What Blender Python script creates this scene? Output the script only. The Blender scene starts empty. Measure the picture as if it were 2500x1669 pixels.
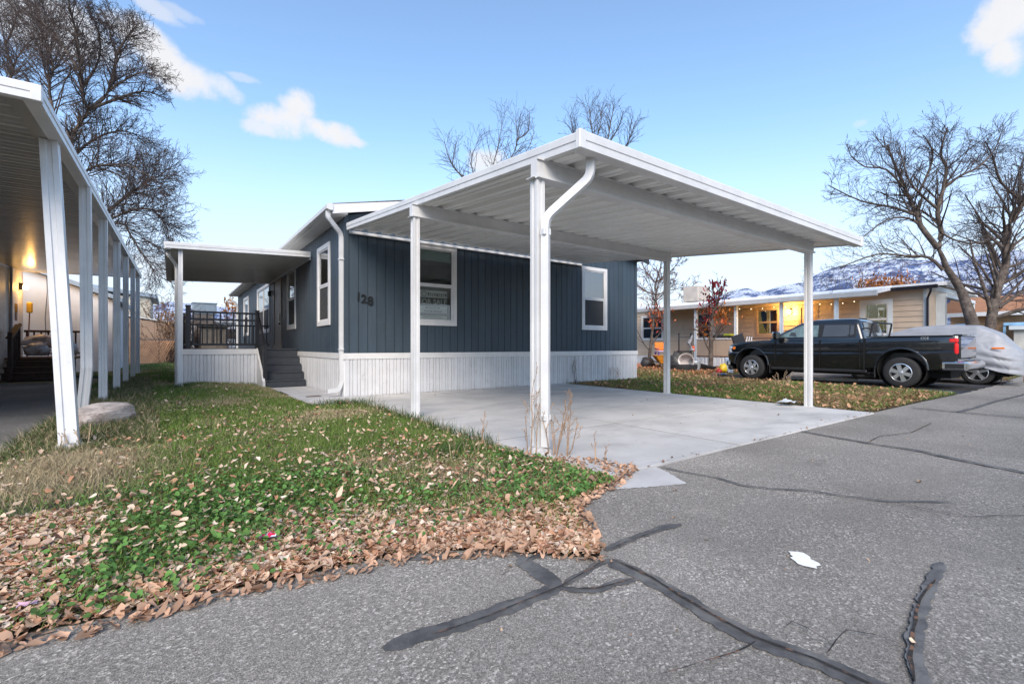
import bpy, bmesh, math, random
import numpy as np
from mathutils import Vector, Matrix, noise as mnoise
from mathutils.geometry import delaunay_2d_cdt

rad = math.radians
sc = bpy.context.scene
col = sc.collection
random.seed(7)
RNG = np.random.default_rng(11)

# ------------------------------------------------------------------ camera
EYE = 1.10
FPX = 1141.0            # focal length in photo pixels (photo 2500 wide)
HZ = 845.0              # row of the horizon in the photo
ALPHA = math.atan2(1566.0, FPX)
FWD = np.array([math.cos(ALPHA), math.sin(ALPHA), 0.0])
RGT = np.array([math.sin(ALPHA), -math.cos(ALPHA), 0.0])
cd = bpy.data.cameras.new('camera')
cam = bpy.data.objects.new('camera', cd)
col.objects.link(cam)
cam.location = (0, 0, EYE)
cam.rotation_euler = (rad(90), 0, -math.atan2(FWD[0], FWD[1]))
cd.sensor_width = 36.0
cd.lens = FPX / 2500.0 * 36.0
cd.shift_y = (HZ - 834.5) / 2500.0
cd.clip_start = 0.05
cd.clip_end = 20000
sc.camera = cam

def ray(px, py):
    return FWD + (px - 1250.0) / FPX * RGT + np.array([0, 0, (HZ - py) / FPX])
def at_depth(px, py, d):
    return np.array([0, 0, EYE]) + ray(px, py) * d
def on_y(px, py, y):
    r = ray(px, py); return np.array([0, 0, EYE]) + r * (y / r[1])
def on_x(px, py, x):
    r = ray(px, py); return np.array([0, 0, EYE]) + r * (x / r[0])

# ------------------------------------------------------------------ light
SUN_EL, SUN_DIR = rad(38), Vector((-0.62, -0.78))
SUN_STRENGTH, SUN_ANGLE = 2.2, rad(34)
SKY_STRENGTH = 0.15
EXPOSURE = 0.88
sd = bpy.data.lights.new('sun', 'SUN')
sd.energy = SUN_STRENGTH
sd.angle = SUN_ANGLE
sd.color = (1.0, 0.88, 0.74)
so = bpy.data.objects.new('sun', sd)
col.objects.link(so)
u = SUN_DIR.normalized()
to_sun = Vector((u.x * math.cos(SUN_EL), u.y * math.cos(SUN_EL), math.sin(SUN_EL)))
so.rotation_euler = to_sun.to_track_quat('Z', 'Y').to_euler()
so.location = (0, -10, 30)
vs = sc.view_settings
vs.view_transform = 'Standard'
vs.look = 'None'
vs.gamma = 1.0
vs.exposure = EXPOSURE
vs.use_curve_mapping = False

world = bpy.data.worlds.new('World')
sc.world = world
world.use_nodes = True

class NT:
    """small node-tree writer"""
    def __init__(s, tree):
        s.t = tree; s.n = tree.nodes; s.l = tree.links
    def new(s, typ, **kw):
        n = s.n.new(typ)
        for k, v in kw.items(): setattr(n, k, v)
        return n
    def link(s, a, b): s.l.new(a, b)
    def val(s, x, sock):
        if hasattr(x, 'links'): s.l.new(x, sock)
        else: sock.default_value = x
    def math(s, op, a, b=None, clamp=False):
        n = s.new('ShaderNodeMath', operation=op); n.use_clamp = clamp
        s.val(a, n.inputs[0])
        if b is not None: s.val(b, n.inputs[1])
        return n.outputs[0]
    def vmath(s, op, a, b=None):
        n = s.new('ShaderNodeVectorMath', operation=op)
        s.val(a, n.inputs[0])
        if b is not None: s.val(b, n.inputs[1])
        return n.outputs[1] if op in ('DOT_PRODUCT', 'LENGTH') else n.outputs[0]
    def mix(s, f, a, b, mode='MIX'):
        n = s.new('ShaderNodeMix', data_type='RGBA', blend_type=mode)
        s.val(f, n.inputs[0])
        for x, k in ((a, 6), (b, 7)):
            if isinstance(x, tuple): n.inputs[k].default_value = (*x[:3], 1)
            else: s.val(x, n.inputs[k])
        return n.outputs[2]
    def noise(s, vec, scale, detail=3, rough=.55, out='Fac'):
        n = s.new('ShaderNodeTexNoise'); n.inputs['Scale'].default_value = scale
        n.inputs['Detail'].default_value = detail; n.inputs['Roughness'].default_value = rough
        if vec is not None: s.l.new(vec, n.inputs['Vector'])
        return n.outputs[out]
    def ramp(s, f, stops, interp='LINEAR'):
        n = s.new('ShaderNodeValToRGB'); e = n.color_ramp.elements
        n.color_ramp.interpolation = interp
        while len(e) < len(stops): e.new(.5)
        for i, (p, c) in enumerate(stops):
            e[i].position = p
            e[i].color = (*c, 1) if isinstance(c, tuple) else (c, c, c, 1)
        s.val(f, n.inputs[0])
        return n.outputs[0]
    def rng(s, x, a, b, c=0., d=1., smooth=True):
        n = s.new('ShaderNodeMapRange'); n.clamp = True
        if smooth: n.interpolation_type = 'SMOOTHSTEP'
        s.val(x, n.inputs[0])
        for i, v in enumerate((a, b, c, d)): s.val(v, n.inputs[1 + i])
        return n.outputs[0]

w = NT(world.node_tree)
for n in list(w.n): w.n.remove(n)
out = w.new('ShaderNodeOutputWorld')
bg = w.new('ShaderNodeBackground')
w.link(bg.outputs[0], out.inputs[0])
sky = w.new('ShaderNodeTexSky', sky_type='NISHITA')
sky.sun_disc = False
sky.sun_elevation = SUN_EL
sky.sun_rotation = math.atan2(to_sun.x, to_sun.y)
sky.altitude = 1400
sky.air_density = 1.0
sky.dust_density = 1.2
sky.ozone_density = 2.0
tc = w.new('ShaderNodeTexCoord')
nrm = w.vmath('NORMALIZE', tc.outputs['Generated'])
wob = w.noise(nrm, 9.0, 7, .62, 'Color')
wob = w.vmath('SUBTRACT', wob, (.5, .5, .5))
fine = w.noise(nrm, 15.0, 10, .66)
cl = None
# clouds: direction of the centre (photo column, row), half sizes and tilt in radians, density
CL = [(420, 165, .070, .034, -.45, 1.0), (350, 105, .055, .032, -.35, .95), (520, 205, .050, .020, -.35, .8), (470, 190, .05, .03, -.4, .95), (590, 195, .030, .007, -.05, .4), (120, 60, .10, .05, -.1, .85), (380, 18, .040, .012, -.25, .6), (440, 30, .03, .010, -.1, .4),
      (700, 300, .066, .030, .05, 1.0), (790, 322, .070, .024, -.10, 1.0), (730, 262, .036, .030, 0, 1.0), (850, 340, .040, .012, -.1, .9), (640, 315, .035, .015, 0, .8),
      (2450, 60, .036, .040, .1, 1.0), (2465, 130, .026, .034, .2, 1.0), (2500, 30, .05, .045, 0, 1.0), (1185, 398, .045, .028, 0, .9), (2100, 310, .012, .008, 0, .3), (340, 650, .05, .02, 0, .4),
      (-500, 300, .1, .05, .1, .9), (2900, 250, .1, .04, 0, .9), (1500, -700, .12, .05, .3, .9), (-300, -500, .15, .06, .2, .9)]
DIRS = [(ray(a, b), p, q, t, m) for a, b, p, q, t, m in CL]
r2 = random.Random(5)
for i in range(9):                         # the rest of the sky carries the same scattered clouds
    az = rad(20 + i * 38 + r2.uniform(-9, 9)); el = rad(r2.uniform(9, 55))
    d = np.array([math.cos(az) * math.cos(el), math.sin(az) * math.cos(el), math.sin(el)])
    if d @ FWD / np.linalg.norm(d) > .45: continue
    DIRS.append((d, r2.uniform(.1, .22), r2.uniform(.04, .09), r2.uniform(-.3, .3), .95))
for d, p, q, t, m in DIRS:
    d = Vector(d).normalized()
    a = d.cross(Vector((0, 0, 1))).normalized(); b = a.cross(d)
    a2 = a * math.cos(t) + b * math.sin(t); b2 = b * math.cos(t) - a * math.sin(t)
    df = w.vmath('SUBTRACT', nrm, tuple(d))
    df = w.vmath('ADD', df, w.vmath('MULTIPLY', wob, (.030, .030, .030)))
    x = w.math('DIVIDE', w.vmath('DOT_PRODUCT', df, tuple(a2)), p)
    y = w.vmath('DOT_PRODUCT', df, tuple(b2))
    y = w.math('DIVIDE', y, q)
    rr = w.math('ADD', w.math('MULTIPLY', x, x), w.math('MULTIPLY', y, y))
    rr = w.math('ADD', rr, w.math('MULTIPLY', w.math('SUBTRACT', fine, .5), 2.4))
    k = w.rng(rr, 1.15, .10, 0, m)
    cl = k if cl is None else w.math('MAXIMUM', cl, k)
hsv = w.new('ShaderNodeHueSaturation')
hsv.inputs['Hue'].default_value = .494
hsv.inputs['Saturation'].default_value = .98
hsv.inputs['Value'].default_value = 1.25
w.link(sky.outputs[0], hsv.inputs['Color'])
sep = w.new('ShaderNodeSeparateXYZ'); w.link(nrm, sep.inputs[0])
low = w.rng(sep.outputs[2], 0.0, .42, .92, 0)
skyc = w.mix(low, hsv.outputs[0], (2.95, 3.1, 3.35))
cc = w.mix(fine, (3.0, 3.05, 3.2), (3.6, 3.6, 3.65))
skyc = w.mix(cl, skyc, cc)
w.link(skyc, bg.inputs[0])
bg.inputs[1].default_value = SKY_STRENGTH

# ------------------------------------------------------------------ materials
MATS = {}
def mat(name, c, rough=.6, var=.12, scale=3.0, bump=0., bscale=40., metal=0., spec=.5, coat=0., c2=None, thr=(.45, .65),
        stretch=None, emit=None, emis=0., rnd=0., dirt=0., alpha=1.):
    if name in MATS: return MATS[name]
    m = bpy.data.materials.new(name); m.use_nodes = True
    t = NT(m.node_tree); b = t.n['Principled BSDF']
    geo = t.new('ShaderNodeNewGeometry'); pos = geo.outputs['Position']
    if stretch:
        mp = t.new('ShaderNodeMapping'); mp.inputs['Scale'].default_value = stretch
        t.link(pos, mp.inputs[0]); pos = mp.outputs[0]
    n1 = t.noise(pos, scale, 5, .6)
    lo = tuple(max(0, x * (1 - var)) for x in c); hi = tuple(x * (1 + var) for x in c)
    cc = t.mix(t.rng(n1, .3, .7), lo, hi)
    if c2 is not None:
        n2 = t.noise(geo.outputs['Position'], scale * .37, 6, .62)
        cc = t.mix(t.rng(n2, *thr), cc, c2)
    if dirt:
        n3 = t.noise(geo.outputs['Position'], 9, 8, .7)
        cc = t.mix(t.rng(n3, .55, .75, 0, dirt), cc, (.18, .15, .12))
    if rnd:
        oi = t.new('ShaderNodeObjectInfo')
        f = t.math('ADD', t.math('MULTIPLY', t.math('SUBTRACT', oi.outputs['Random'], .5), 2 * rnd), 1.0)
        cb = t.new('ShaderNodeCombineColor')
        for i in range(3): t.link(f, cb.inputs[i])
        cc = t.mix(1.0, cc, cb.outputs[0], 'MULTIPLY')
    t.link(cc, b.inputs['Base Color'])
    b.inputs['Roughness'].default_value = rough
    b.inputs['Metallic'].default_value = metal
    b.inputs['Specular IOR Level'].default_value = spec
    b.inputs['Coat Weight'].default_value = coat
    b.inputs['Coat Roughness'].default_value = .03
    if emit:
        b.inputs['Emission Color'].default_value = (*emit, 1); b.inputs['Emission Strength'].default_value = emis
    if bump:
        bn = t.new('ShaderNodeBump'); bn.inputs['Strength'].default_value = bump; bn.inputs['Distance'].default_value = .01
        t.link(t.noise(pos, bscale, 4, .6), bn.inputs['Height']); t.link(bn.outputs[0], b.inputs['Normal'])
    MATS[name] = m
    return m

def attr_mat(name, rough=.7, trans=.0, spec=.3):
    if name in MATS: return MATS[name]
    m = bpy.data.materials.new(name); m.use_nodes = True
    t = NT(m.node_tree); b = t.n['Principled BSDF']
    a = t.new('ShaderNodeAttribute'); a.attribute_name = 'Col'
    t.link(a.outputs['Color'], b.inputs['Base Color'])
    b.inputs['Roughness'].default_value = rough; b.inputs['Specular IOR Level'].default_value = spec
    if trans:
        tr = t.new('ShaderNodeBsdfTranslucent'); t.link(a.outputs['Color'], tr.inputs[0])
        mx = t.new('ShaderNodeMixShader'); mx.inputs[0].default_value = trans
        t.link(b.outputs[0], mx.inputs[1]); t.link(tr.outputs[0], mx.inputs[2])
        t.link(mx.outputs[0], t.n['Material Output'].inputs[0])
    MATS[name] = m
    return m

def glass_mat(name, tint=(.75, .8, .8), refl=.12, bl=.5):
    if name in MATS: return MATS[name]
    m = bpy.data.materials.new(name); m.use_nodes = True
    t = NT(m.node_tree)
    tr = t.new('ShaderNodeBsdfTransparent'); tr.inputs[0].default_value = (*tint, 1)
    gl = t.new('ShaderNodeBsdfGlossy'); gl.inputs['Roughness'].default_value = .015
    gl.inputs[0].default_value = (.95, .97, 1, 1)
    lw = t.new('ShaderNodeLayerWeight'); lw.inputs[0].default_value = bl
    f = t.rng(lw.outputs['Fresnel'], 0, 1, refl, 1, False)
    geo = t.new('ShaderNodeNewGeometry')
    bn = t.new('ShaderNodeBump'); bn.inputs['Strength'].default_value = .03; bn.inputs['Distance'].default_value = .02
    t.link(t.noise(geo.outputs['Position'], 3, 2), bn.inputs['Height']); t.link(bn.outputs[0], gl.inputs['Normal'])
    mx = t.new('ShaderNodeMixShader'); t.link(f, mx.inputs[0])
    t.link(tr.outputs[0], mx.inputs[1]); t.link(gl.outputs[0], mx.inputs[2])
    t.link(mx.outputs[0], t.n['Material Output'].inputs[0])
    MATS[name] = m
    return m

def screen_mat(name, c, op):
    if name in MATS: return MATS[name]
    m = bpy.data.materials.new(name); m.use_nodes = True
    t = NT(m.node_tree); b = t.n['Principled BSDF']
    b.inputs['Base Color'].default_value = (*c, 1); b.inputs['Roughness'].default_value = .8
    b.inputs['Alpha'].default_value = op
    MATS[name] = m
    return m

WHITE = mat('white_enamel', (.66, .66, .66), .40, .07, 2.5, bump=.06, bscale=6, dirt=.22, c2=(.60, .60, .60), thr=(.55, .75))
WHITE_PAN = mat('white_roof_pan', (.84, .84, .82), .30, .06, 1.2, bump=.35, bscale=5, stretch=(1, .35, 1))
WHITE_PAN2 = mat('cream_roof_pan', (.60, .59, .55), .28, .06, 1.2, bump=.25, bscale=5, stretch=(.35, 1, 1))
WHITE_PAINT = mat('white_trim_paint', (.70, .69, .68), .5, .05, 4, bump=.06, bscale=30, dirt=.06)
SKIRT = mat('white_vinyl_skirting', (.65, .65, .66), .45, .05, 3, dirt=.25, rnd=.04)
NAVY = mat('slate_blue_siding', (.041, .063, .086), .55, .10, 7, bump=.35, bscale=60, stretch=(1, 1, .12), rnd=.09, c2=(.050, .070, .090), thr=(.48, .78))
NAVY_BACK = mat('groove_dark', (.018, .028, .040), .8)
CHAR = mat('charcoal_deck', (.040, .046, .056), .6, .12, 6, bump=.1)
BLACKM = mat('black_railing_metal', (.012, .012, .016), .4, .1)
DOOR = mat('taupe_door', (.33, .29, .25), .5, .04)
SHINGLE = mat('roof_shingle', (.11, .10, .09), .9, .3, 30, bump=.6, bscale=50)
ROOM = mat('room_wall', (.30, .28, .25), .9, .1)
GLASS = glass_mat('window_glass', (.72, .78, .77), .20)
GLASS_C = glass_mat('clear_window_glass', (.86, .90, .89), .05, .25)
SCREEN = screen_mat('insect_screen', (.07, .07, .07), .72)
BLIND = mat('window_blind', (.30, .42, .38), .7, .05)
BARK = mat('bark', (.085, .066, .055), .95, .4, 14, bump=.9, bscale=30, c2=(.16, .13, .11))
TWIG = mat('twig', (.075, .055, .05), .9, .35, 9)
TAN = mat('tan_vinyl_siding', (.50, .40, .31), .55, .07, 2, dirt=.08, rnd=.03)
NWHITE = mat('neighbour_white_wall', (.74, .76, .80), .6, .05, 1.5, bump=.1)

# ------------------------------------------------------------------ geometry helpers
OFF = {}
BOXC = {}
def link(o, par=None):
    col.objects.link(o)
    if par is not None: o.parent = par
    return o
def tag(o, label=None, cat=None, group=None, kind=None):
    if label: o['label'] = label
    if cat: o['category'] = cat
    if group: o['group'] = group
    if kind: o['kind'] = kind
    return o
def thing(name, label, cat, loc=(0, 0, 0), group=None, rz=0, local=False):
    o = bpy.data.objects.new(name, None); o.empty_display_size = .2
    col.objects.link(o); o.location = loc; o.rotation_euler = (0, 0, rz)
    OFF[o.name] = Vector((0, 0, 0)) if local else Vector(loc)
    return tag(o, label, cat, group)
def setmat(o, m):
    s = o.material_slots[0]; s.link = 'OBJECT'; s.material = m
def box_mesh(sx, sy, sz, b):
    k = (round(sx, 4), round(sy, 4), round(sz, 4), b)
    if k in BOXC: return BOXC[k]
    bm = bmesh.new(); bmesh.ops.create_cube(bm, size=1.0)
    for v in bm.verts: v.co = Vector((v.co.x * sx, v.co.y * sy, v.co.z * sz))
    bb = min(b, .45 * min(sx, sy, sz))
    if bb > 0: bmesh.ops.bevel(bm, geom=bm.edges[:], offset=bb, segments=1, affect='EDGES')
    me = bpy.data.meshes.new('box'); bm.to_mesh(me); bm.free(); me.materials.append(None)
    BOXC[k] = me
    return me
def place(name, me, m, par, c, rot=None):
    o = bpy.data.objects.new(name, me)
    link(o, par)
    c = Vector(c); OFF[o.name] = c
    o.location = c - (OFF[par.name] if par is not None else Vector((0, 0, 0)))
    if rot: o.rotation_euler = rot
    if m is not None: setmat(o, m)
    return o
def bx(name, par, x0, x1, y0, y1, z0, z1, m, b=.004, rot=None):
    x0, x1 = min(x0, x1), max(x0, x1); y0, y1 = min(y0, y1), max(y0, y1); z0, z1 = min(z0, z1), max(z0, z1)
    return place(name, box_mesh(x1 - x0, y1 - y0, z1 - z0, b), m, par, ((x0 + x1) / 2, (y0 + y1) / 2, (z0 + z1) / 2), rot)
def fb(name, par, face, c, u0, u1, n0, n1, z0, z1, m, b=.004):
    """box on a wall: face 'Y' looks to -Y, 'X' to -X; n counts outward from the wall plane c"""
    if face == 'Y': return bx(name, par, u0, u1, c - n1, c - n0, z0, z1, m, b)
    if face == 'P': return bx(name, par, c + n0, c + n1, u0, u1, z0, z1, m, b)
    return bx(name, par, c - n1, c - n0, u0, u1, z0, z1, m, b)

class MB:
    def __init__(s): s.v = []; s.f = []
    def add(s, vs_, fs):
        o = len(s.v); s.v += [tuple(x) for x in vs_]; s.f += [tuple(i + o for i in f) for f in fs]
    def box(s, x0, x1, y0, y1, z0, z1):
        s.add([(x, y, z) for z in (z0, z1) for y in (y0, y1) for x in (x0, x1)],
              [(0, 2, 3, 1), (4, 5, 7, 6), (0, 1, 5, 4), (2, 6, 7, 3), (0, 4, 6, 2), (1, 3, 7, 5)])
    def prism(s, pts, a, b, axis='y'):
        """pts: 2-D outline, extruded from a to b along axis"""
        n = len(pts)
        def P(p, t): return {'y': (p[0], t, p[1]), 'x': (t, p[0], p[1]), 'z': (p[0], p[1], t)}[axis]
        s.add([P(p, a) for p in pts] + [P(p, b) for p in pts],
              [tuple(range(n)), tuple(range(2 * n - 1, n - 1, -1))] + [(i, i + n, (i + 1) % n + n, (i + 1) % n) for i in range(n)])
    def loft(s, rings, close=True, caps=True):
        n = len(rings[0]); o = len(s.v)
        for r in rings: s.v += [tuple(p) for p in r]
        for k in range(len(rings) - 1):
            for i in range(n if close else n - 1):
                j = (i + 1) % n
                s.f.append((o + k * n + i, o + k * n + j, o + (k + 1) * n + j, o + (k + 1) * n + i))
        if caps and close:
            s.f.append(tuple(o + i for i in reversed(range(n))))
            s.f.append(tuple(o + (len(rings) - 1) * n + i for i in range(n)))
    def sweep(s, pts, prof, up=(0, 0, 1), caps=True):
        pts = [Vector(p) for p in pts]; rings = []
        for i, p in enumerate(pts):
            t = (pts[min(i + 1, len(pts) - 1)] - pts[max(i - 1, 0)]).normalized()
            a = t.cross(Vector(up))
            if a.length < 1e-3: a = t.cross(Vector((1, 0, 0)))
            a.normalize(); b = a.cross(t)
            rings.append([p + a * x + b * y for x, y in prof])
        s.loft(rings, True, caps)
    def tube(s, pts, r, sides=8, up=(0, 0, 1)):
        rr = r if isinstance(r, (list, tuple)) else [r] * len(pts)
        pts = [Vector(p) for p in pts]; rings = []
        for i, p in enumerate(pts):
            t = (pts[min(i + 1, len(pts) - 1)] - pts[max(i - 1, 0)]).normalized()
            a = t.cross(Vector(up))
            if a.length < 1e-3: a = t.cross(Vector((1, 0, 0)))
            a.normalize(); b = a.cross(t)
            rings.append([p + (a * math.cos(q) + b * math.sin(q)) * rr[i] for q in (2 * math.pi * k / sides for k in range(sides))])
        s.loft(rings)
    def lathe(s, prof, c, axis='z', n=24, close=False):
        c = Vector(c); rings = []
        for k in range(n):
            q = 2 * math.pi * k / n
            ring = []
            for r, h in prof:
                x, y = r * math.cos(q), r * math.sin(q)
                ring.append(c + Vector({'z': (x, y, h), 'x': (h, x, y), 'y': (x, h, y)}[axis]))
            rings.append(ring)
        m_ = len(prof); o = len(s.v)
        for r in rings: s.v += [tuple(p) for p in r]
        for k in range(n):
            kk = (k + 1) % n
            for i in range(m_ if close else m_ - 1):
                j = (i + 1) % m_
                s.f.append((o + k * m_ + i, o + kk * m_ + i, o + kk * m_ + j, o + k * m_ + j))
    def build(s, name, par, m, smooth=False, fix=True, origin=None):
        if origin is None:
            a = np.array(s.v); origin = Vector(((a.min(0) + a.max(0)) / 2).tolist())
        me = bpy.data.meshes.new(name)
        me.from_pydata([tuple(Vector(p) - Vector(origin)) for p in s.v], [], s.f)
        if fix:
            bm = bmesh.new(); bm.from_mesh(me); bmesh.ops.recalc_face_normals(bm, faces=bm.faces[:]); bm.to_mesh(me); bm.free()
        me.materials.append(m)
        if smooth:
            me.polygons.foreach_set('use_smooth', [True] * len(me.polygons))
            if smooth != 'all':
                try: me.set_sharp_from_angle(angle=rad(40))
                except Exception: pass
        o = place(name, me, None, par, origin)
        return o
def np_mesh(name, V, F, m, par=None, colr=None, smooth=False):
    """V (n,3) float, F (k,3|4) int"""
    me = bpy.data.meshes.new(name)
    V = np.ascontiguousarray(V, np.float32); F = np.ascontiguousarray(F, np.int32); k = F.shape[1]
    me.vertices.add(len(V)); me.vertices.foreach_set('co', V.ravel())
    me.loops.add(F.size); me.loops.foreach_set('vertex_index', F.ravel())
    me.polygons.add(len(F)); me.polygons.foreach_set('loop_start', np.arange(0, F.size, k, dtype=np.int32))
    me.polygons.foreach_set('loop_total', np.full(len(F), k, np.int32))
    if smooth: me.polygons.foreach_set('use_smooth', np.ones(len(F), bool))
    me.update(calc_edges=True)
    if colr is not None:
        a = me.attributes.new('Col', 'FLOAT_COLOR', 'POINT')
        c4 = np.ones((len(V), 4), np.float32); c4[:, :3] = colr; a.data.foreach_set('color', c4.ravel())
    me.materials.append(m)
    o = bpy.data.objects.new(name, me); link(o, par)
    OFF[o.name] = Vector((0, 0, 0))
    if par is not None:
        o.location = -OFF[par.name]; OFF[o.name] = Vector((0, 0, 0))
    return o
def text_mesh(s, size, ext=.002, align='CENTER'):
    cu = bpy.data.curves.new('lettering', 'FONT'); cu.body = s; cu.size = size; cu.extrude = ext
    cu.align_x = align; cu.align_y = 'CENTER'; cu.resolution_u = 3; cu.offset = size * .022
    o = bpy.data.objects.new('lettering', cu); col.objects.link(o)
    bpy.context.view_layer.update()
    me = bpy.data.meshes.new_from_object(o.evaluated_get(bpy.context.evaluated_depsgraph_get()))
    bpy.data.objects.remove(o); me.materials.clear(); me.materials.append(None)
    return me
TXT_Y = (rad(90), 0, 0)                                       # lettering on a face that looks to -Y
TXT_X = Matrix(((0, 0, -1), (-1, 0, 0), (0, 1, 0))).to_euler()   # lettering on a face that looks to -X

def rect_minus(u0, u1, z0, z1, holes):
    """rectangles that fill u0..u1 x z0..z1 around the holes (hu0,hu1,hz0,hz1)"""
    cuts = sorted({u0, u1, *[min(max(h[k], u0), u1) for h in holes for k in (0, 1)]})
    res = []
    for a, b in zip(cuts, cuts[1:]):
        if b - a < 1e-4: continue
        mid = (a + b) / 2; z = z0
        for h in sorted([h for h in holes if h[0] < mid < h[1]], key=lambda h: h[2]):
            if h[2] > z + 1e-4: res.append((a, b, z, h[2]))
            z = max(z, h[3])
        if z1 > z + 1e-4: res.append((a, b, z, z1))
    return res

def window(par, face, c, u0, u1, z0, z1, casing=.10, mid=.5, trim=None, scr=True, blind=0., frame=None, cols=1, deep=.03, gl=None):
    gl = gl or GLASS
    trim = trim or WHITE_PAINT; frame = frame or WHITE_PAINT
    o = bx_frame('window', par, face, c, u0, u1, -.02, deep, z0, z1, casing, trim)
    a0, a1, b0, b1 = u0 + casing, u1 - casing, z0 + casing, z1 - casing
    zm = b0 + (b1 - b0) * mid
    for k in range(cols):
        w_ = (a1 - a0) / cols; p, q = a0 + k * w_ + (.015 if k else 0), a0 + (k + 1) * w_ - (.015 if k < cols - 1 else 0)
        bx_frame('upper_sash', o, face, c, p, q, -.015, deep * .35, zm, b1, .035, frame)
        bx_frame('lower_sash', o, face, c, p, q, -.03, .003, b0, zm - .002, .045, frame)
        fb('pane', o, face, c, p + .03, q - .03, -.012, -.008, zm + .03, b1 - .03, gl, 0)
        fb('pane', o, face, c, p + .04, q - .04, -.024, -.020, b0 + .04, zm - .04, gl, 0)
        if scr: fb('screen', o, face, c, p + .04, q - .04, -.008, -.006, b0 + .04, zm - .02, SCREEN, 0)
        if blind: fb('blind', o, face, c, p + .02, q - .02, -.09, -.06, b1 - blind, b1, BLIND, .004)
    return o
def bx_frame(name, par, face, c, u0, u1, n0, n1, z0, z1, t, m):
    """four mitred bars as one mesh"""
    mb = MB()
    def B(a, b, e, f):
        if face == 'Y': mb.box(a, b, c - n1, c - n0, e, f)
        elif face == 'P': mb.box(c + n0, c + n1, a, b, e, f)
        else: mb.box(c - n1, c - n0, a, b, e, f)
    B(u0, u0 + t, z0, z1); B(u1 - t, u1, z0, z1); B(u0 + t, u1 - t, z0, z0 + t); B(u0 + t, u1 - t, z1 - t, z1)
    return mb.build(name, par, m)

def inside(P, poly):
    x, y = P[:, 0], P[:, 1]; r = np.zeros(len(P), bool); n = len(poly)
    for i in range(n):
        x1, y1 = poly[i]; x2, y2 = poly[(i + 1) % n]
        c = ((y1 > y) != (y2 > y)) & (x < (x2 - x1) * (y - y1) / (y2 - y1 + 1e-12) + x1)
        r ^= c
    return r
def edge_dist(P, poly):
    d = np.full(len(P), 1e9); n = len(poly)
    for i in range(n):
        a = np.array(poly[i]); b = np.array(poly[(i + 1) % n]); ab = b - a
        t = np.clip(((P - a) @ ab) / (ab @ ab + 1e-12), 0, 1)
        d = np.minimum(d, np.linalg.norm(P - (a + t[:, None] * ab), axis=1))
    return d
def fbm(P, s, seed=0):
    """cheap smooth value noise in numpy, 0..1"""
    tot = np.zeros(len(P)); amp = 1.; nrm_ = 0.
    for o in range(3):
        q = P * s * 2 ** o + seed * 17.3 + o * 5.1
        i = np.floor(q).astype(int); f = q - i; f = f * f * (3 - 2 * f)
        def h(a, b):
            n = (a * 374761393 + b * 668265263 + seed * 1442695) & 0x7fffffff
            n = ((n ^ (n >> 13)) * 1274126177) & 0x7fffffff
            return ((n ^ (n >> 16)) & 0xffff) / 65535.
        a = h(i[:, 0], i[:, 1]); b = h(i[:, 0] + 1, i[:, 1]); c = h(i[:, 0], i[:, 1] + 1); d = h(i[:, 0] + 1, i[:, 1] + 1)
        tot += amp * ((a * (1 - f[:, 0]) + b * f[:, 0]) * (1 - f[:, 1]) + (c * (1 - f[:, 0]) + d * f[:, 0]) * f[:, 1]); nrm_ += amp; amp *= .5
    return tot / nrm_

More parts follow.
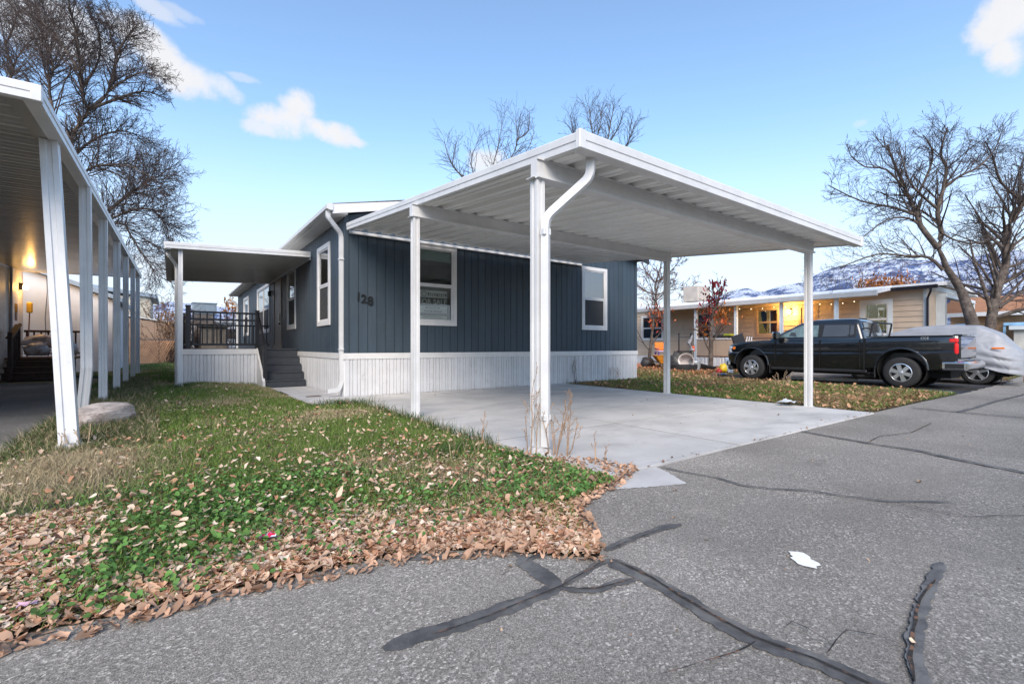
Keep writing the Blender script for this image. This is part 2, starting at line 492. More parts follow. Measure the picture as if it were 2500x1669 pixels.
# ================================================================== SETTING
def ground_mat():
    m = bpy.data.materials.new('dry_earth'); m.use_nodes = True
    t = NT(m.node_tree); b = t.n['Principled BSDF']; p = t.new('ShaderNodeNewGeometry').outputs['Position']
    a = t.mix(t.rng(t.noise(p, .6, 6), .35, .65), (.13, .11, .07), (.07, .085, .035))
    a = t.mix(t.rng(t.noise(p, 25, 4), .4, .65, 0, .6), a, (.19, .15, .10))
    t.link(a, b.inputs['Base Color']); b.inputs['Roughness'].default_value = .95
    bn = t.new('ShaderNodeBump'); bn.inputs['Strength'].default_value = .8; bn.inputs['Distance'].default_value = .03
    t.link(t.noise(p, 30, 6, .7), bn.inputs['Height']); t.link(bn.outputs[0], b.inputs['Normal'])
    return m
def asphalt_mat(name, base=(.198, .186, .172), chip=(.52, .49, .46), amount=.90, sc_=120.):
    m = bpy.data.materials.new(name); m.use_nodes = True
    t = NT(m.node_tree); b = t.n['Principled BSDF']; p = t.new('ShaderNodeNewGeometry').outputs['Position']
    wv = t.vmath('ADD', p, t.vmath('MULTIPLY', t.noise(p, 180, 2, .5, 'Color'), (.007, .007, .007)))
    v = t.new('ShaderNodeTexVoronoi'); v.inputs['Scale'].default_value = sc_; t.link(wv, v.inputs['Vector'])
    v2 = t.new('ShaderNodeTexVoronoi'); v2.inputs['Scale'].default_value = sc_ * 2.3; t.link(wv, v2.inputs['Vector'])
    hue = t.new('ShaderNodeSeparateColor'); t.link(v.outputs['Color'], hue.inputs[0])
    hue2 = t.new('ShaderNodeSeparateColor'); t.link(v2.outputs['Color'], hue2.inputs[0])
    d = lambda k: tuple(x * k for x in base)
    ag = t.ramp(hue.outputs[0], [(0, d(.38)), (.35, d(.62)), (.7, d(1.05)), (amount, d(1.6)), (min(.995, amount + .07), chip)])
    fi = t.ramp(hue2.outputs[1], [(0, d(.45)), (.5, d(.85)), (.85, d(1.5)), (1, d(2.2))])
    cov = t.rng(t.noise(p, 2.2, 5, .65), .35, .68, .25, .75)
    cc = t.mix(cov, fi, ag)
    worn = t.rng(t.noise(p, .55, 5, .6), .32, .7, .78, 1.16)
    cb = t.new('ShaderNodeCombineColor')
    for k in range(3): t.link(worn, cb.inputs[k])
    cc = t.mix(1., cc, cb.outputs[0], 'MULTIPLY')
    cc = t.mix(t.rng(t.noise(p, 1.7, 7, .7), .60, .74, 0, .55), cc, d(.45))
    cc = t.mix(t.rng(t.noise(p, .8, 6, .66), .62, .72, 0, .30), cc, d(1.9))
    t.link(cc, b.inputs['Base Color']); b.inputs['Roughness'].default_value = .85
    b.inputs['Specular IOR Level'].default_value = .3
    bn = t.new('ShaderNodeBump'); bn.inputs['Strength'].default_value = .7; bn.inputs['Distance'].default_value = .006
    t.link(v.outputs['Distance'], bn.inputs['Height']); t.link(bn.outputs[0], b.inputs['Normal'])
    return m
def concrete_mat(name, base=(.55, .535, .515)):
    m = bpy.data.materials.new(name); m.use_nodes = True
    t = NT(m.node_tree); b = t.n['Principled BSDF']; p = t.new('ShaderNodeNewGeometry').outputs['Position']
    mp = t.new('ShaderNodeMapping'); mp.inputs['Scale'].default_value = (.55, 1.5, 1); t.link(p, mp.inputs[0])
    a = t.mix(t.rng(t.noise(p, 1.3, 6, .6), .3, .7), tuple(x * .84 for x in base), tuple(x * 1.08 for x in base))
    a = t.mix(t.rng(t.noise(mp.outputs[0], 1.2, 6, .62), .50, .70, 0, .42), a, (.25, .245, .25))
    a = t.mix(t.rng(t.noise(p, 11, 6, .7), .58, .75, 0, .35), a, (.26, .25, .24))
    a = t.mix(t.rng(t.noise(p, 2.6, 3, .5), .70, .74, 0, .28), a, (.2, .195, .19))
    a = t.mix(t.rng(t.noise(p, 220, 2), .6, .75, 0, .25), a, (.3, .3, .3))
    oi = t.new('ShaderNodeObjectInfo')
    f = t.rng(oi.outputs['Random'], 0, 1, 0, .16)
    a = t.mix(f, a, (.30, .30, .31))
    t.link(a, b.inputs['Base Color']); b.inputs['Roughness'].default_value = .75
    bn = t.new('ShaderNodeBump'); bn.inputs['Strength'].default_value = .15; bn.inputs['Distance'].default_value = .004
    t.link(t.noise(p, 120, 4), bn.inputs['Height']); t.link(bn.outputs[0], b.inputs['Normal'])
    return m
SOIL = ground_mat()
ASPH = asphalt_mat('asphalt')
ASPH_D = asphalt_mat('asphalt_driveway', (.18, .175, .17), (.34, .33, .32), .9, 120)
ASPH_R = asphalt_mat('asphalt_grey_driveway', (.17, .16, .155), (.32, .31, .30), .9, 60)
SEAL = mat('crack_sealant', (.078, .076, .076), .8, .3, 14, bump=.5, bscale=110, c2=(.15, .144, .136), thr=(.45, .68))
SEAL_F = mat('faded_sealant', (.095, .094, .095), .8, .3, 20, bump=.5, bscale=110, c2=(.15, .147, .142), thr=(.42, .6))
CRACK = mat('crack_fill', (.022, .019, .017), .95, .5, 60, c2=(.17, .09, .055), thr=(.48, .6))
CONC = concrete_mat('concrete')
CONC_L = concrete_mat('concrete_walk', (.54, .525, .51))

# the ground, out to the horizon
ang = np.linspace(0, 2 * np.pi, 49)[:-1]
V = [(0, 0, -.035)] + [(r * math.cos(a), r * math.sin(a), -.035 if r < 900 else -.035 - (r - 900) * .001) for r in (30, 120, 900, 9000) for a in ang]
F = [(0, 1 + i, 1 + (i + 1) % 48) for i in range(48)]
F4 = [(1 + k * 48 + i, 1 + (k + 1) * 48 + i, 1 + (k + 1) * 48 + (i + 1) % 48, 1 + k * 48 + (i + 1) % 48) for k in range(3) for i in range(48)]
me = bpy.data.meshes.new('ground'); me.from_pydata(V, [], F + F4); me.materials.append(SOIL)
tag(link(bpy.data.objects.new('ground', me)), kind='structure')

def cdt_sheet(name, poly, zf, m, step=.25, par=None, jitter=True, skirt=.05):
    poly = [tuple(p) for p in poly]
    a = np.array(poly); lo, hi = a.min(0), a.max(0)
    gx, gy = np.meshgrid(np.arange(lo[0], hi[0], step), np.arange(lo[1], hi[1], step))
    P = np.stack([gx.ravel(), gy.ravel()], 1)
    if jitter: P = P + RNG.uniform(-.3, .3, P.shape) * step
    P = P[inside(P, poly)]
    if len(P): P = P[edge_dist(P, poly) > step * .35]
    pts = [Vector(p) for p in poly] + [Vector(p) for p in P]
    n = len(poly)
    r = delaunay_2d_cdt(pts, [(i, (i + 1) % n) for i in range(n)], [list(range(n))], 1, 1e-5)
    v2 = np.array([tuple(v) for v in r[0]])
    z = zf(v2)
    V = [tuple(p) + (float(q),) for p, q in zip(v2, z)]; F = [tuple(f) for f in r[2]]
    me = bpy.data.meshes.new(name)
    if skirt:
        o = len(V); V += [(p[0], p[1], float(zf(np.array([p]))[0]) - skirt) for p in poly]
        idx = [int(np.argmin(((v2 - np.array(p)) ** 2).sum(1))) for p in poly]
        F += [(idx[i], idx[(i + 1) % n], o + (i + 1) % n, o + i) for i in range(n)]
    me.from_pydata(V, [], F); me.materials.append(m)
    me.polygons.foreach_set('use_smooth', [True] * len(me.polygons))
    ob = link(bpy.data.objects.new(name, me), par)
    OFF[ob.name] = Vector((0, 0, 0))
    return ob
def ragged(poly, step=.10, amp=.035, seed=1):
    rr = random.Random(seed); res = []
    n = len(poly)
    for i in range(n):
        a = Vector(poly[i]); b = Vector(poly[(i + 1) % n]); L = (b - a).length; k = max(1, int(L / step)) if L < 9 else 1
        nrm_ = Vector((-(b - a).y, (b - a).x)).normalized()
        for j in range(k):
            p = a + (b - a) * (j / k)
            if j: p = p + nrm_ * rr.uniform(-amp, amp)
            res.append((p.x, p.y))
    return res

# the road: one sheet, lots on its far side lie a little higher
ROADPOLY = [(-70, -9), (110, -9), (110, 3.0), (22.6, 3.0), (21.4, 2.6), (14.6, 2.63), (12, 2.7), (9.2, 2.74), (3.0, 2.66), (2.7, 2.9), (-3, 2.95), (-70, 2.9)]
road = cdt_sheet('road', ROADPOLY, lambda p: np.zeros(len(p)), ASPH, 50, skirt=.03)
tag(road, kind='structure')

def ribbon(name, pts, wd, z, m, par, seed=0, wob=.012, step=.04, taper=True):
    """a flat irregular band along a polyline"""
    rr = random.Random(seed); P = [Vector(p) for p in pts]; Q = []; L = 0
    for a, b in zip(P, P[1:]):
        k = max(1, int((b - a).length / step))
        Q += [a + (b - a) * (j / k) for j in range(k)]
    Q.append(P[-1]); V = []; n = len(Q)
    ph = rr.uniform(0, 50)
    for i, p in enumerate(Q):
        t = (Q[min(i + 1, n - 1)] - Q[max(i - 1, 0)]).normalized(); nn = Vector((-t.y, t.x))
        wv = wd if not callable(wd) else wd(i / (n - 1))
        e = 1.0
        if taper: e = min(1, .35 + min(i, n - 1 - i) / 4.0)
        if wd > .03: e *= 1 + .14 * rr.uniform(-1, 1)
        ofs = (mnoise.noise(Vector((i * .35, ph, 0)))) * wob
        a = (wv / 2 * e + mnoise.noise(Vector((i * .33, ph, 4))) * wob); b = (wv / 2 * e + mnoise.noise(Vector((i * .33, ph, 9))) * wob)
        V += [(p.x + nn.x * (a + ofs), p.y + nn.y * (a + ofs), z), (p.x - nn.x * (b - ofs), p.y - nn.y * (b - ofs), z)]
    F = [(2 * i, 2 * i + 1, 2 * i + 3, 2 * i + 2) for i in range(n - 1)]
    me = bpy.data.meshes.new(name); me.from_pydata(V, [], F); me.materials.append(m)
    o = link(bpy.data.objects.new(name, me), par); OFF[o.name] = Vector((0, 0, 0))
    return o
SEALS = [([(.62, 1.645), (.73, 1.64), (.87, 1.62), (1.05, 1.6), (1.2, 1.6), (1.33, 1.6), (1.44, 1.6)], .085),
         ([(1.44, 1.6), (1.58, 1.62), (1.7, 1.64), (1.82, 1.65)], .045),
         ([(1.81, 1.66), (1.82, 1.52), (1.82, 1.4), (1.80, 1.2), (1.77, 1.04), (1.765, .91), (1.78, .81), (1.81, .72), (1.82, .63), (1.84, .45), (1.86, .3)], .098),
         ([(1.445, 1.93), (1.445, 1.82), (1.44, 1.72), (1.435, 1.60)], .10),
         ([(1.475, 2.10), (1.48, 1.95), (1.455, 1.87)], .05), ([(1.41, 1.885), (1.54, 1.895), (1.64, 1.88)], .035),
         ([(.92, 2.30), (1.08, 2.21), (1.21, 2.13), (1.34, 2.085), (1.46, 2.06)], .035),
         ([(1.43, 1.585), (1.47, 1.52), (1.55, 1.47), (1.68, 1.46), (1.78, 1.43)], .048),
         ([(1.88, 1.73), (2.05, 1.745), (2.27, 1.745), (2.44, 1.735), (2.53, 1.70)], .055),
         ([(1.92, .42), (2.09, .49), (2.24, .525), (2.48, .565), (2.71, .59), (3.15, .63)], .05)]
for i, (p, wd) in enumerate(SEALS):
    ribbon('crack_seal', p, wd, .0040 + .0006 * i, SEAL_F if i in (6, 9) else SEAL, road, i, .009, .018)
CRACKS = [([(.80, 1.61), (1.05, 1.585), (1.2, 1.59), (1.44, 1.59), (1.58, 1.615), (1.8, 1.65)], .006), ([(1.83, 1.64), (1.835, 1.4), (1.795, 1.18), (1.775, 1.0), (1.77, .88), (1.79, .8), (1.815, .7), (1.83, .5), (1.85, .3)], .011),
          ([(1.43, 1.58), (1.48, 1.525), (1.56, 1.475), (1.77, 1.435)], .006), ([(1.40, 1.86), (1.52, 1.90), (1.62, 1.885)], .004), ([(1.27, 1.83), (1.40, 1.86)], .003),
          ([(1.95, .455), (2.09, .5), (2.24, .53), (2.48, .575), (2.71, .60), (2.9, .60)], .010), ([(1.89, 1.715), (2.05, 1.73), (2.27, 1.73), (2.45, 1.725)], .005),
          ([(3.57, 2.64), (3.6, 2.39), (3.66, 2.15), (3.62, 1.9), (3.71, 1.72), (3.89, 1.55), (3.97, 1.32), (4.07, 1.11), (4.43, .81)], .022), ([(4.06, 1.1), (4.09, .9), (4.11, .7), (4.36, .55), (4.7, .3)], .008),
          ([(6.55, 2.67), (6.43, 2.24), (6.34, 1.82), (6.31, 1.46), (6.13, 1.12), (6.02, .83), (5.9, .5), (5.7, 0)], .05), ([(6.36, 1.9), (6.9, 1.95), (7.6, 1.8), (8.7, 1.85)], .012),
          ([(10.65, 2.55), (10.53, 1.92), (10.56, 1.17), (10.6, .2)], .05), ([(10.55, 1.9), (11.6, 1.86), (13.15, 1.84), (15.58, 1.72), (19, 1.8)], .06),
          ([(1.89, .84), (1.98, .84), (1.98, .78), (1.96, .71), (1.93, .69)], .004), ([(1.87, .68), (1.98, .69), (2.09, .69), (2.14, .62), (2.15, .53)], .005), ([(1.74, .86), (1.62, .87), (1.45, .92), (1.31, .96)], .005)]
for i, (p, wd) in enumerate(CRACKS):
    ribbon('crack', p, wd, .0115 + .0004 * i, CRACK if wd < .02 else SEAL, road, 40 + i, max(.004, wd * .35), .03)
PAINTW = mat('white_residue', (.80, .79, .76), .7, .06, 40, bump=.2)
def blob(name, pts, z, m, par, seed, amp, thick=.004):
    rg = ragged(pts, .02, amp, seed)
    r = delaunay_2d_cdt([Vector(p) for p in rg], [(i, (i + 1) % len(rg)) for i in range(len(rg))], [], 1, 1e-6)
    V = [(p.x, p.y, z) for p in r[0]]
    me = bpy.data.meshes.new(name); me.from_pydata(V, [], [tuple(f) for f in r[2]]); me.materials.append(m)
    o = link(bpy.data.objects.new(name, me), par); OFF[o.name] = Vector((0, 0, 0)); return o
blob('concrete_apron', [(3.0, 2.665), (3.56, 2.67), (3.5, 2.5), (3.33, 2.2), (3.05, 2.3), (2.74, 2.44), (2.8, 2.6)], .0046, CONC_L, road, 3, .008)

# concrete pad under the carport: separate bays with open joints
pad = bx('concrete_pad', None, 3.0, 9.22, 2.71, 10.16, -.06, .0155, mat('joint_dirt', (.035, .03, .026), .95, .3, 20), 0)
tag(pad, kind='structure')
XS = [2.96, 5.05, 7.12, 9.28]; YS = [2.675, 4.46, 6.30, 8.20, 10.17]
for i in range(3):
    for j in range(4):
        bx('concrete_bay', pad, XS[i] + .011, XS[i + 1] - .011, YS[j] + .011, YS[j + 1] - .011, -.04, .018 + .0005 * ((i + j) % 3), CONC, .002)
walk = bx('walkway', None, 2.06, 2.94, 8.9, 13.56, -.06, .0165, MATS['joint_dirt'], 0)
tag(walk, kind='structure')
for a, b, xx in ((8.92, 10.1, 2.10), (10.12, 11.25, 2.06), (11.27, 12.4, 2.12), (12.42, 13.5, 2.07)):
    bx('concrete_bay', walk, xx, 2.945, a, b, -.03, .020, CONC_L, .008)
tag(cdt_sheet('driveway', ragged([(-9, 2.98), (-1.45, 2.98), (-1.5, 5.4), (-1.37, 6.4), (-1.40, 8.5), (-1.45, 10.5), (-1.55, 13), (-1.7, 16.2), (-2.0, 18.5), (-3.2, 19.3), (-9, 19.3)], .2, .06, 4),
              lambda p: np.full(len(p), .004), ASPH_D, 3, skirt=.02), kind='structure')
tag(cdt_sheet('grey_driveway', ragged([(14.7, 2.62), (21.6, 2.62), (21.6, 9.4), (15.3, 9.2), (15.1, 6)], .3, .05, 9),
              lambda p: np.full(len(p), .005), ASPH_R, 3, skirt=.02), kind='structure')
for k in range(3):
    bx('driveway_kerb', None, 15.02 - .12 * (2 - k) , 15.14 - .12 * (2 - k), 2.75 + 2.1 * k, 4.8 + 2.1 * k, -.02, .035, CONC, .01, (0, 0, rad(-3)))['kind'] = 'structure'

# ------------------------------------------------------------------ lawns
LAWN = [(-1.6, 2.70), (-1.2, 2.62), (-.52, 2.54), (.27, 2.45), (.94, 2.35), (1.42, 2.10), (1.66, 1.82), (1.80, 1.70), (1.97, 1.9), (2.12, 2.2), (2.25, 2.36), (2.6, 2.48), (2.93, 2.56),
        (2.95, 3.4), (2.85, 3.9), (2.79, 4.6), (2.84, 5.4), (2.94, 6.4), (2.95, 8.0), (2.93, 8.85), (2.36, 8.88), (2.05, 9.3), (2.04, 11.6), (2.05, 13.6), (1.9, 14.66), (.2, 14.66), (.2, 36),
        (-4.2, 36), (-4.2, 26), (-2.0, 22), (-1.7, 16.2), (-1.55, 13), (-1.45, 10.5), (-1.40, 8.5), (-1.37, 6.4), (-1.5, 5.4)]
YARD = [(9.32, 2.80), (12, 2.72), (14.6, 2.66), (15.0, 5.0), (15.15, 7), (15.3, 9.3), (22.0, 9.5), (23.3, 9.5), (23.3, 24), (18, 30), (12.68, 34), (12.68, 10.1), (9.32, 10.1)]
FRONT = [(21.7, 2.75), (30, 3.05), (30, 4.9), (23.3, 4.9), (23.3, 9.4), (21.7, 9.3)]
def lawn_z(p):
    b = .05 * np.exp(-((p[:, 0] - .6) / 1.1) ** 2) * np.clip((p[:, 1] - 3) / 6, 0, 1) + .10 * np.exp(-((p[:, 0] - .5) / 1.2) ** 2) * np.clip((p[:, 1] - 9) / 4, 0, 1)
    return .004 + b * np.clip(edge_dist(p, LAWN) / .5, 0, 1) + .025 * np.clip(edge_dist(p, LAWN) / .3, 0, 1) * fbm(p, 1.5, 3)
def yard_z(p):
    return .010 + .05 * np.clip(edge_dist(p, YARD) / .8, 0, 1) * (.4 + fbm(p, .8, 5))
def flat_z(p): return np.full(len(p), .012)
LAWNMAT = mat('lawn_soil', (.055, .062, .028), .95, .45, 9, bump=.8, bscale=60, c2=(.15, .115, .065), thr=(.45, .62))
YARDMAT = mat('yard_soil', (.115, .105, .05), .95, .4, 6, bump=.8, bscale=60, c2=(.16, .12, .07), thr=(.42, .6))
tag(cdt_sheet('lawn', ragged(LAWN, .12, .03, 2), lawn_z, LAWNMAT, .3), kind='structure')
tag(cdt_sheet('side_yard', ragged(YARD, .15, .03, 6), yard_z, YARDMAT, .6), kind='structure')
tag(cdt_sheet('front_verge', ragged(FRONT, .3, .04, 8), flat_z, YARDMAT, 1.2), kind='structure')

def sample(poly, dens, box=None):
    a = np.array(poly); lo, hi = a.min(0), a.max(0)
    if box: lo = np.maximum(lo, box[:2]); hi = np.minimum(hi, box[2:])
    n = int(dens * (hi[0] - lo[0]) * (hi[1] - lo[1]))
    P = RNG.uniform(lo, hi, (n, 2))
    return P[inside(P, poly)]
def grass(name, P, zf, hmin, hmax, wd, cols, label, lean=.5, par=None):
    """bent three-face blades; cols(P)->(n,3)"""
    n = len(P); z = zf(P); th = RNG.uniform(0, 2 * np.pi, n); h = RNG.uniform(hmin, hmax, n) * (.6 + .8 * fbm(P, 2.3, 9))
    ld = RNG.uniform(0, 2 * np.pi, n); ln = RNG.uniform(.1, lean, n) * h
    dx, dy = np.cos(th), np.sin(th); lx, ly = np.cos(ld) * ln, np.sin(ld) * ln
    wv = wd * RNG.uniform(.6, 1.3, n) * .5
    B = np.stack([P[:, 0], P[:, 1], z - .004], 1)
    W = np.stack([dx * wv, dy * wv, np.zeros(n)], 1)
    M = B + np.stack([lx * .35, ly * .35, h * .55], 1); T = B + np.stack([lx, ly, h * RNG.uniform(.75, 1, n)], 1)
    V = np.stack([B - W, B + W, M - W * .8, M + W * .8, T], 1).reshape(-1, 3)
    i = np.arange(n)[:, None] * 5
    F = np.concatenate([i + np.array([0, 1, 3]), i + np.array([0, 3, 2]), i + np.array([2, 3, 4])])
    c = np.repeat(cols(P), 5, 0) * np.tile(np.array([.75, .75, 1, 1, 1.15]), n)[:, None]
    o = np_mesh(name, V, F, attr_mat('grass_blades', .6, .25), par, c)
    return tag(o, label, 'grass', None, 'stuff')
GA, GB, GD = np.array([.110, .185, .034]), np.array([.200, .285, .065]), np.array([.48, .39, .24])
def lawn_cols(P):
    n = len(P); r = RNG.random(n)[:, None]
    g = GA * (1 - r) + GB * r
    dry = np.clip((fbm(P, .9, 21) - .50) * 3.2, 0, .75)
    dry = np.maximum(dry, np.exp(-(((P[:, 0] + .75) / .55) ** 2 + ((P[:, 1] - 5.5) / 1.1) ** 2)) * 1.6)
    dry = np.maximum(dry, np.exp(-(((P[:, 0] + .9) / .45) ** 2 + ((P[:, 1] - 10) / 3.0) ** 2)) * .6)
    dry = np.maximum(dry, np.exp(-(((P[:, 0] - 1.4) / .8) ** 2 + ((P[:, 1] - 13) / 1.6) ** 2)) * .45)
    pick = (RNG.random(n) < dry + .06)[:, None]
    d = GD * RNG.uniform(.6, 1.25, n)[:, None]
    return np.where(pick, d, g) * RNG.uniform(.75, 1.25, n)[:, None]
def yard_cols(P):
    n = len(P); r = RNG.random(n)[:, None]; g = (GA * .9) * (1 - r) + GB * 1.1 * r
    dry = np.clip((fbm(P, .55, 33) - .36) * 3.5, .12, .92)
    dry = np.maximum(dry, np.clip((P[:, 1] - 9) / 6, 0, .8))
    pick = (RNG.random(n) < dry)[:, None]
    return np.where(pick, np.array([.30, .22, .11]) * RNG.uniform(.6, 1.2, n)[:, None], g)
P1 = sample(LAWN, 4200, (-1.6, 1.6, 3, 6.6))
LEAFY = lambda P: np.maximum(np.clip((3.10 + .30 * np.sin(P[:, 0] * 2.1) - .10 * (P[:, 0] - .5) ** 2 - P[:, 1]) / .75, 0, 1), np.clip((-.22 - P[:, 0]) * 3, 0, 1) * np.clip((4.7 - P[:, 1]) / .6, 0, 1) * .9)   # where fallen leaves cover the lawn
P1 = P1[RNG.random(len(P1)) > LEAFY(P1) * .93]
P2 = sample(LAWN, 2000, (-1.6, 6.6, 3, 15))
P3 = sample(LAWN, 420, (-4.2, 15, .3, 36))
def gh(P): return P
dryz = np.exp(-(((P1[:, 0] + .75) / .6) ** 2 + ((P1[:, 1] - 5.4) / 1.2) ** 2))
tall = RNG.random(len(P1)) < dryz
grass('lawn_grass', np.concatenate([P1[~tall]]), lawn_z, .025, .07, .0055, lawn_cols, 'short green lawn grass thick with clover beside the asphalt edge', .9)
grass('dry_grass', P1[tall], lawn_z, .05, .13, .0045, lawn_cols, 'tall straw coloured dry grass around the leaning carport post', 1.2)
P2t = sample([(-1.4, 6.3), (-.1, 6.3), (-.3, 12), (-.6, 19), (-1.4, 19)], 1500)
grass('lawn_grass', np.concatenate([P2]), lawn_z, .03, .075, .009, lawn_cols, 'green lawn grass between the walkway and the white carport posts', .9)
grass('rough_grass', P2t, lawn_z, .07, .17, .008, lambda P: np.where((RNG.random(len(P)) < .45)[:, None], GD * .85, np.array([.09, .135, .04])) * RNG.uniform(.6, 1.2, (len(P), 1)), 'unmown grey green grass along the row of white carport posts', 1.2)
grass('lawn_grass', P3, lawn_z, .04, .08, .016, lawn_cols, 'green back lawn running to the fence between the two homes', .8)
Q1 = sample(YARD, 1500, (9.3, 2.6, 15.4, 9.6)); Q2 = sample(YARD, 330, (9.3, 9.6, 23.3, 26))
grass('yard_grass', Q1, yard_z, .03, .08, .012, yard_cols, 'patchy green and straw grass between concrete pad and truck', .9)
grass('yard_grass', Q2, yard_z, .04, .09, .02, yard_cols, 'dry tan grass in front of the tan mobile home', .9)
grass('yard_grass', sample(FRONT, 300), flat_z, .03, .07, .018, yard_cols, 'thin grass behind the covered car under the big tree', .9)
# long grass against the pad edge, the posts and the skirting
Pt = np.concatenate([np.array([2.84, 0]) + np.stack([RNG.normal(0, .06, 900), RNG.uniform(4.3, 8.6, 900)], 1),
                     np.stack([RNG.uniform(.25, 1.9, 500), RNG.normal(14.55, .06, 500)], 1), np.stack([RNG.normal(2.55, .25, 700), RNG.normal(8.85, .08, 700)], 1),
                     np.stack([RNG.normal(.2, .12, 200), RNG.normal(13.15, .12, 200)], 1), np.stack([RNG.normal(2.35, .2, 250), RNG.normal(4.15, .12, 250)], 1)])
grass('edge_grass', Pt, lawn_z, .08, .2, .007, lambda P: np.where((RNG.random(len(P)) < .25)[:, None], GD * .8, np.array([.06, .12, .03])) * RNG.uniform(.6, 1.3, (len(P), 1)), 'longer tufts of grass along the edge of the concrete pad', .8)

# broad dark clover-like weed leaves
Pm = sample(LAWN, 3200, (-.9, 2.4, 2.9, 4.7))
den = np.clip(fbm(Pm, 1.3, 12) * 1.5 - .35, 0, 1) * (1 - LEAFY(Pm) * .8) * np.clip((4.7 - Pm[:, 1]) / .8, 0, 1) * np.clip((Pm[:, 0] + .75) * 2, 0, 1)
Pm = Pm[RNG.random(len(Pm)) < den]
def discs(name, P, zf, s0, s1, cols, label, cat, k=7, tilt=.5, zlo=.015, zhi=.06, m=None):
    n = len(P); z = zf(P) + RNG.uniform(zlo, zhi, n); s = RNG.uniform(s0, s1, n)
    a = RNG.uniform(0, 2 * np.pi, n)
    nx, ny = RNG.normal(0, tilt, n), RNG.normal(0, tilt, n)
    C = np.stack([P[:, 0], P[:, 1], z], 1); Vs = [C]
    for j in range(k):
        q = a + 2 * np.pi * j / k; rr = s * (1. if j % 2 else .86)
        dx, dy = np.cos(q) * rr, np.sin(q) * rr
        Vs.append(C + np.stack([dx, dy, dx * nx + dy * ny + rr * .22], 1))
    V = np.stack(Vs, 1).reshape(-1, 3); i = np.arange(n)[:, None] * (k + 1)
    F = np.concatenate([i + np.array([0, 1 + j, 1 + (j + 1) % k]) for j in range(k)])
    o = np_mesh(name, V, F, m or attr_mat('weed_leaf', .6, .25, .25), None, np.repeat(cols, k + 1, 0))
    return tag(o, label, cat, None, 'stuff')
discs('clover_patch', Pm, lawn_z, .006, .017, np.array([.085, .175, .040]) * RNG.uniform(.6, 1.9, (len(Pm), 1)) + RNG.uniform(0, .012, (len(Pm), 3)),
      'dark green round leaved weeds spreading over the front lawn', 'weeds')

# ------------------------------------------------------------------ fallen leaves
LEAFSHAPE = np.array([[-.5, 0, 0], [-.30, .20, 0], [.0, .27, 0], [.30, .17, 0], [.5, 0, 0], [.30, -.17, 0], [.0, -.27, 0], [-.30, -.20, 0], [-.28, 0, -.03], [.02, 0, -.045], [.3, 0, -.03]])
LEAFFACE = np.array([[0, 8, 1], [1, 8, 9], [1, 9, 2], [2, 9, 10], [2, 10, 3], [3, 10, 4], [0, 7, 8], [7, 9, 8], [7, 6, 9], [6, 10, 9], [6, 5, 10], [5, 4, 10]])
def leaf_cols(n):
    base = np.array([[.62, .42, .285], [.72, .53, .38], [.44, .22, .125], [.80, .64, .50], [.32, .15, .09], [.60, .33, .20], [.58, .40, .30]])
    return base[RNG.choice(7, n, p=[.24, .22, .14, .13, .08, .11, .08])] * RNG.uniform(.7, 1.15, (n, 1))
def leaf_geo(P, z, s0, s1, tilt=.35, curl=1.):
    n = len(P); s = s0 + (s1 - s0) * RNG.random(n) ** 1.7 * 1.25
    L = np.repeat(LEAFSHAPE[None], n, 0).copy()
    L[:, :, 1] *= RNG.uniform(.6, 1.35, n)[:, None]; L[:, :, :2] += RNG.normal(0, .035, (n, 11, 2))
    cu = RNG.normal(0, .6, n)[:, None] * curl; cv = RNG.gamma(1.2, .5, n)[:, None] * curl * RNG.choice([-1, 1], n, p=[.25, .75])[:, None]
    L[:, :, 2] += RNG.normal(0, .5, n)[:, None] * L[:, :, 0] * L[:, :, 1] * curl
    L[:, :, 2] += cu * L[:, :, 0] ** 2 + cv * L[:, :, 1] ** 2 * 1.8 + RNG.normal(0, .03, L.shape[:2])
    L *= s[:, None, None]
    a = RNG.uniform(0, 2 * np.pi, n); t1 = RNG.normal(0, tilt, n); t2 = RNG.normal(0, tilt, n)
    ca, sa = np.cos(a)[:, None], np.sin(a)[:, None]
    x = L[:, :, 0] * ca - L[:, :, 1] * sa; y = L[:, :, 0] * sa + L[:, :, 1] * ca
    zz = L[:, :, 2] + x * t1[:, None] + y * t2[:, None]
    zz -= np.minimum(0, zz.min(1))[:, None] * .8
    return np.stack([x + P[:, 0:1], y + P[:, 1:2], zz + z[:, None]], 2)
def litter(name, P, z, s0, s1, label, tilt=.35, cols=None):
    V = leaf_geo(P, z, s0, s1, tilt).reshape(-1, 3); n = len(P)
    F = (np.arange(n)[:, None, None] * 11 + LEAFFACE[None]).reshape(-1, 3)
    c = np.repeat(leaf_cols(n) if cols is None else cols, 11, 0)
    return tag(np_mesh(name, V, F, attr_mat('dry_leaf', .65, .15), None, c, True), label, 'leaves', None, 'stuff')
LZ = LAWN
Pb = sample(LZ, 6800, (-1.6, 1.6, 3.0, 4.2)); Pb = Pb[RNG.random(len(Pb)) < LEAFY(Pb) ** 1.1 * .8 + .035]
Pspill = sample([(-1.6, 2.45), (.27, 2.33), (.95, 2.2), (1.42, 1.98), (1.8, 1.6), (2.1, 2.0), (2.3, 2.3), (3.0, 2.5), (3.42, 2.75), (3.3, 3.2), (2.9, 3.5), (2.5, 3.4), (1.5, 2.6), (-1.6, 2.8)], 1500)
Pl = sample(LZ, 125, (-1.4, 3.0, 2.95, 9)); Pl = Pl[RNG.random(len(Pl)) < .25 + .9 * fbm(Pl, 1.1, 40) * np.clip((9.5 - Pl[:, 1]) / 4, .2, 1)]
Pl3 = sample(LZ, 150, (-.4, 2.9, 2.9, 4.9)); Pl = np.concatenate([Pl, Pl3])
Pl2 = sample(LZ, 12, (-1.2, 9, 2.95, 15))
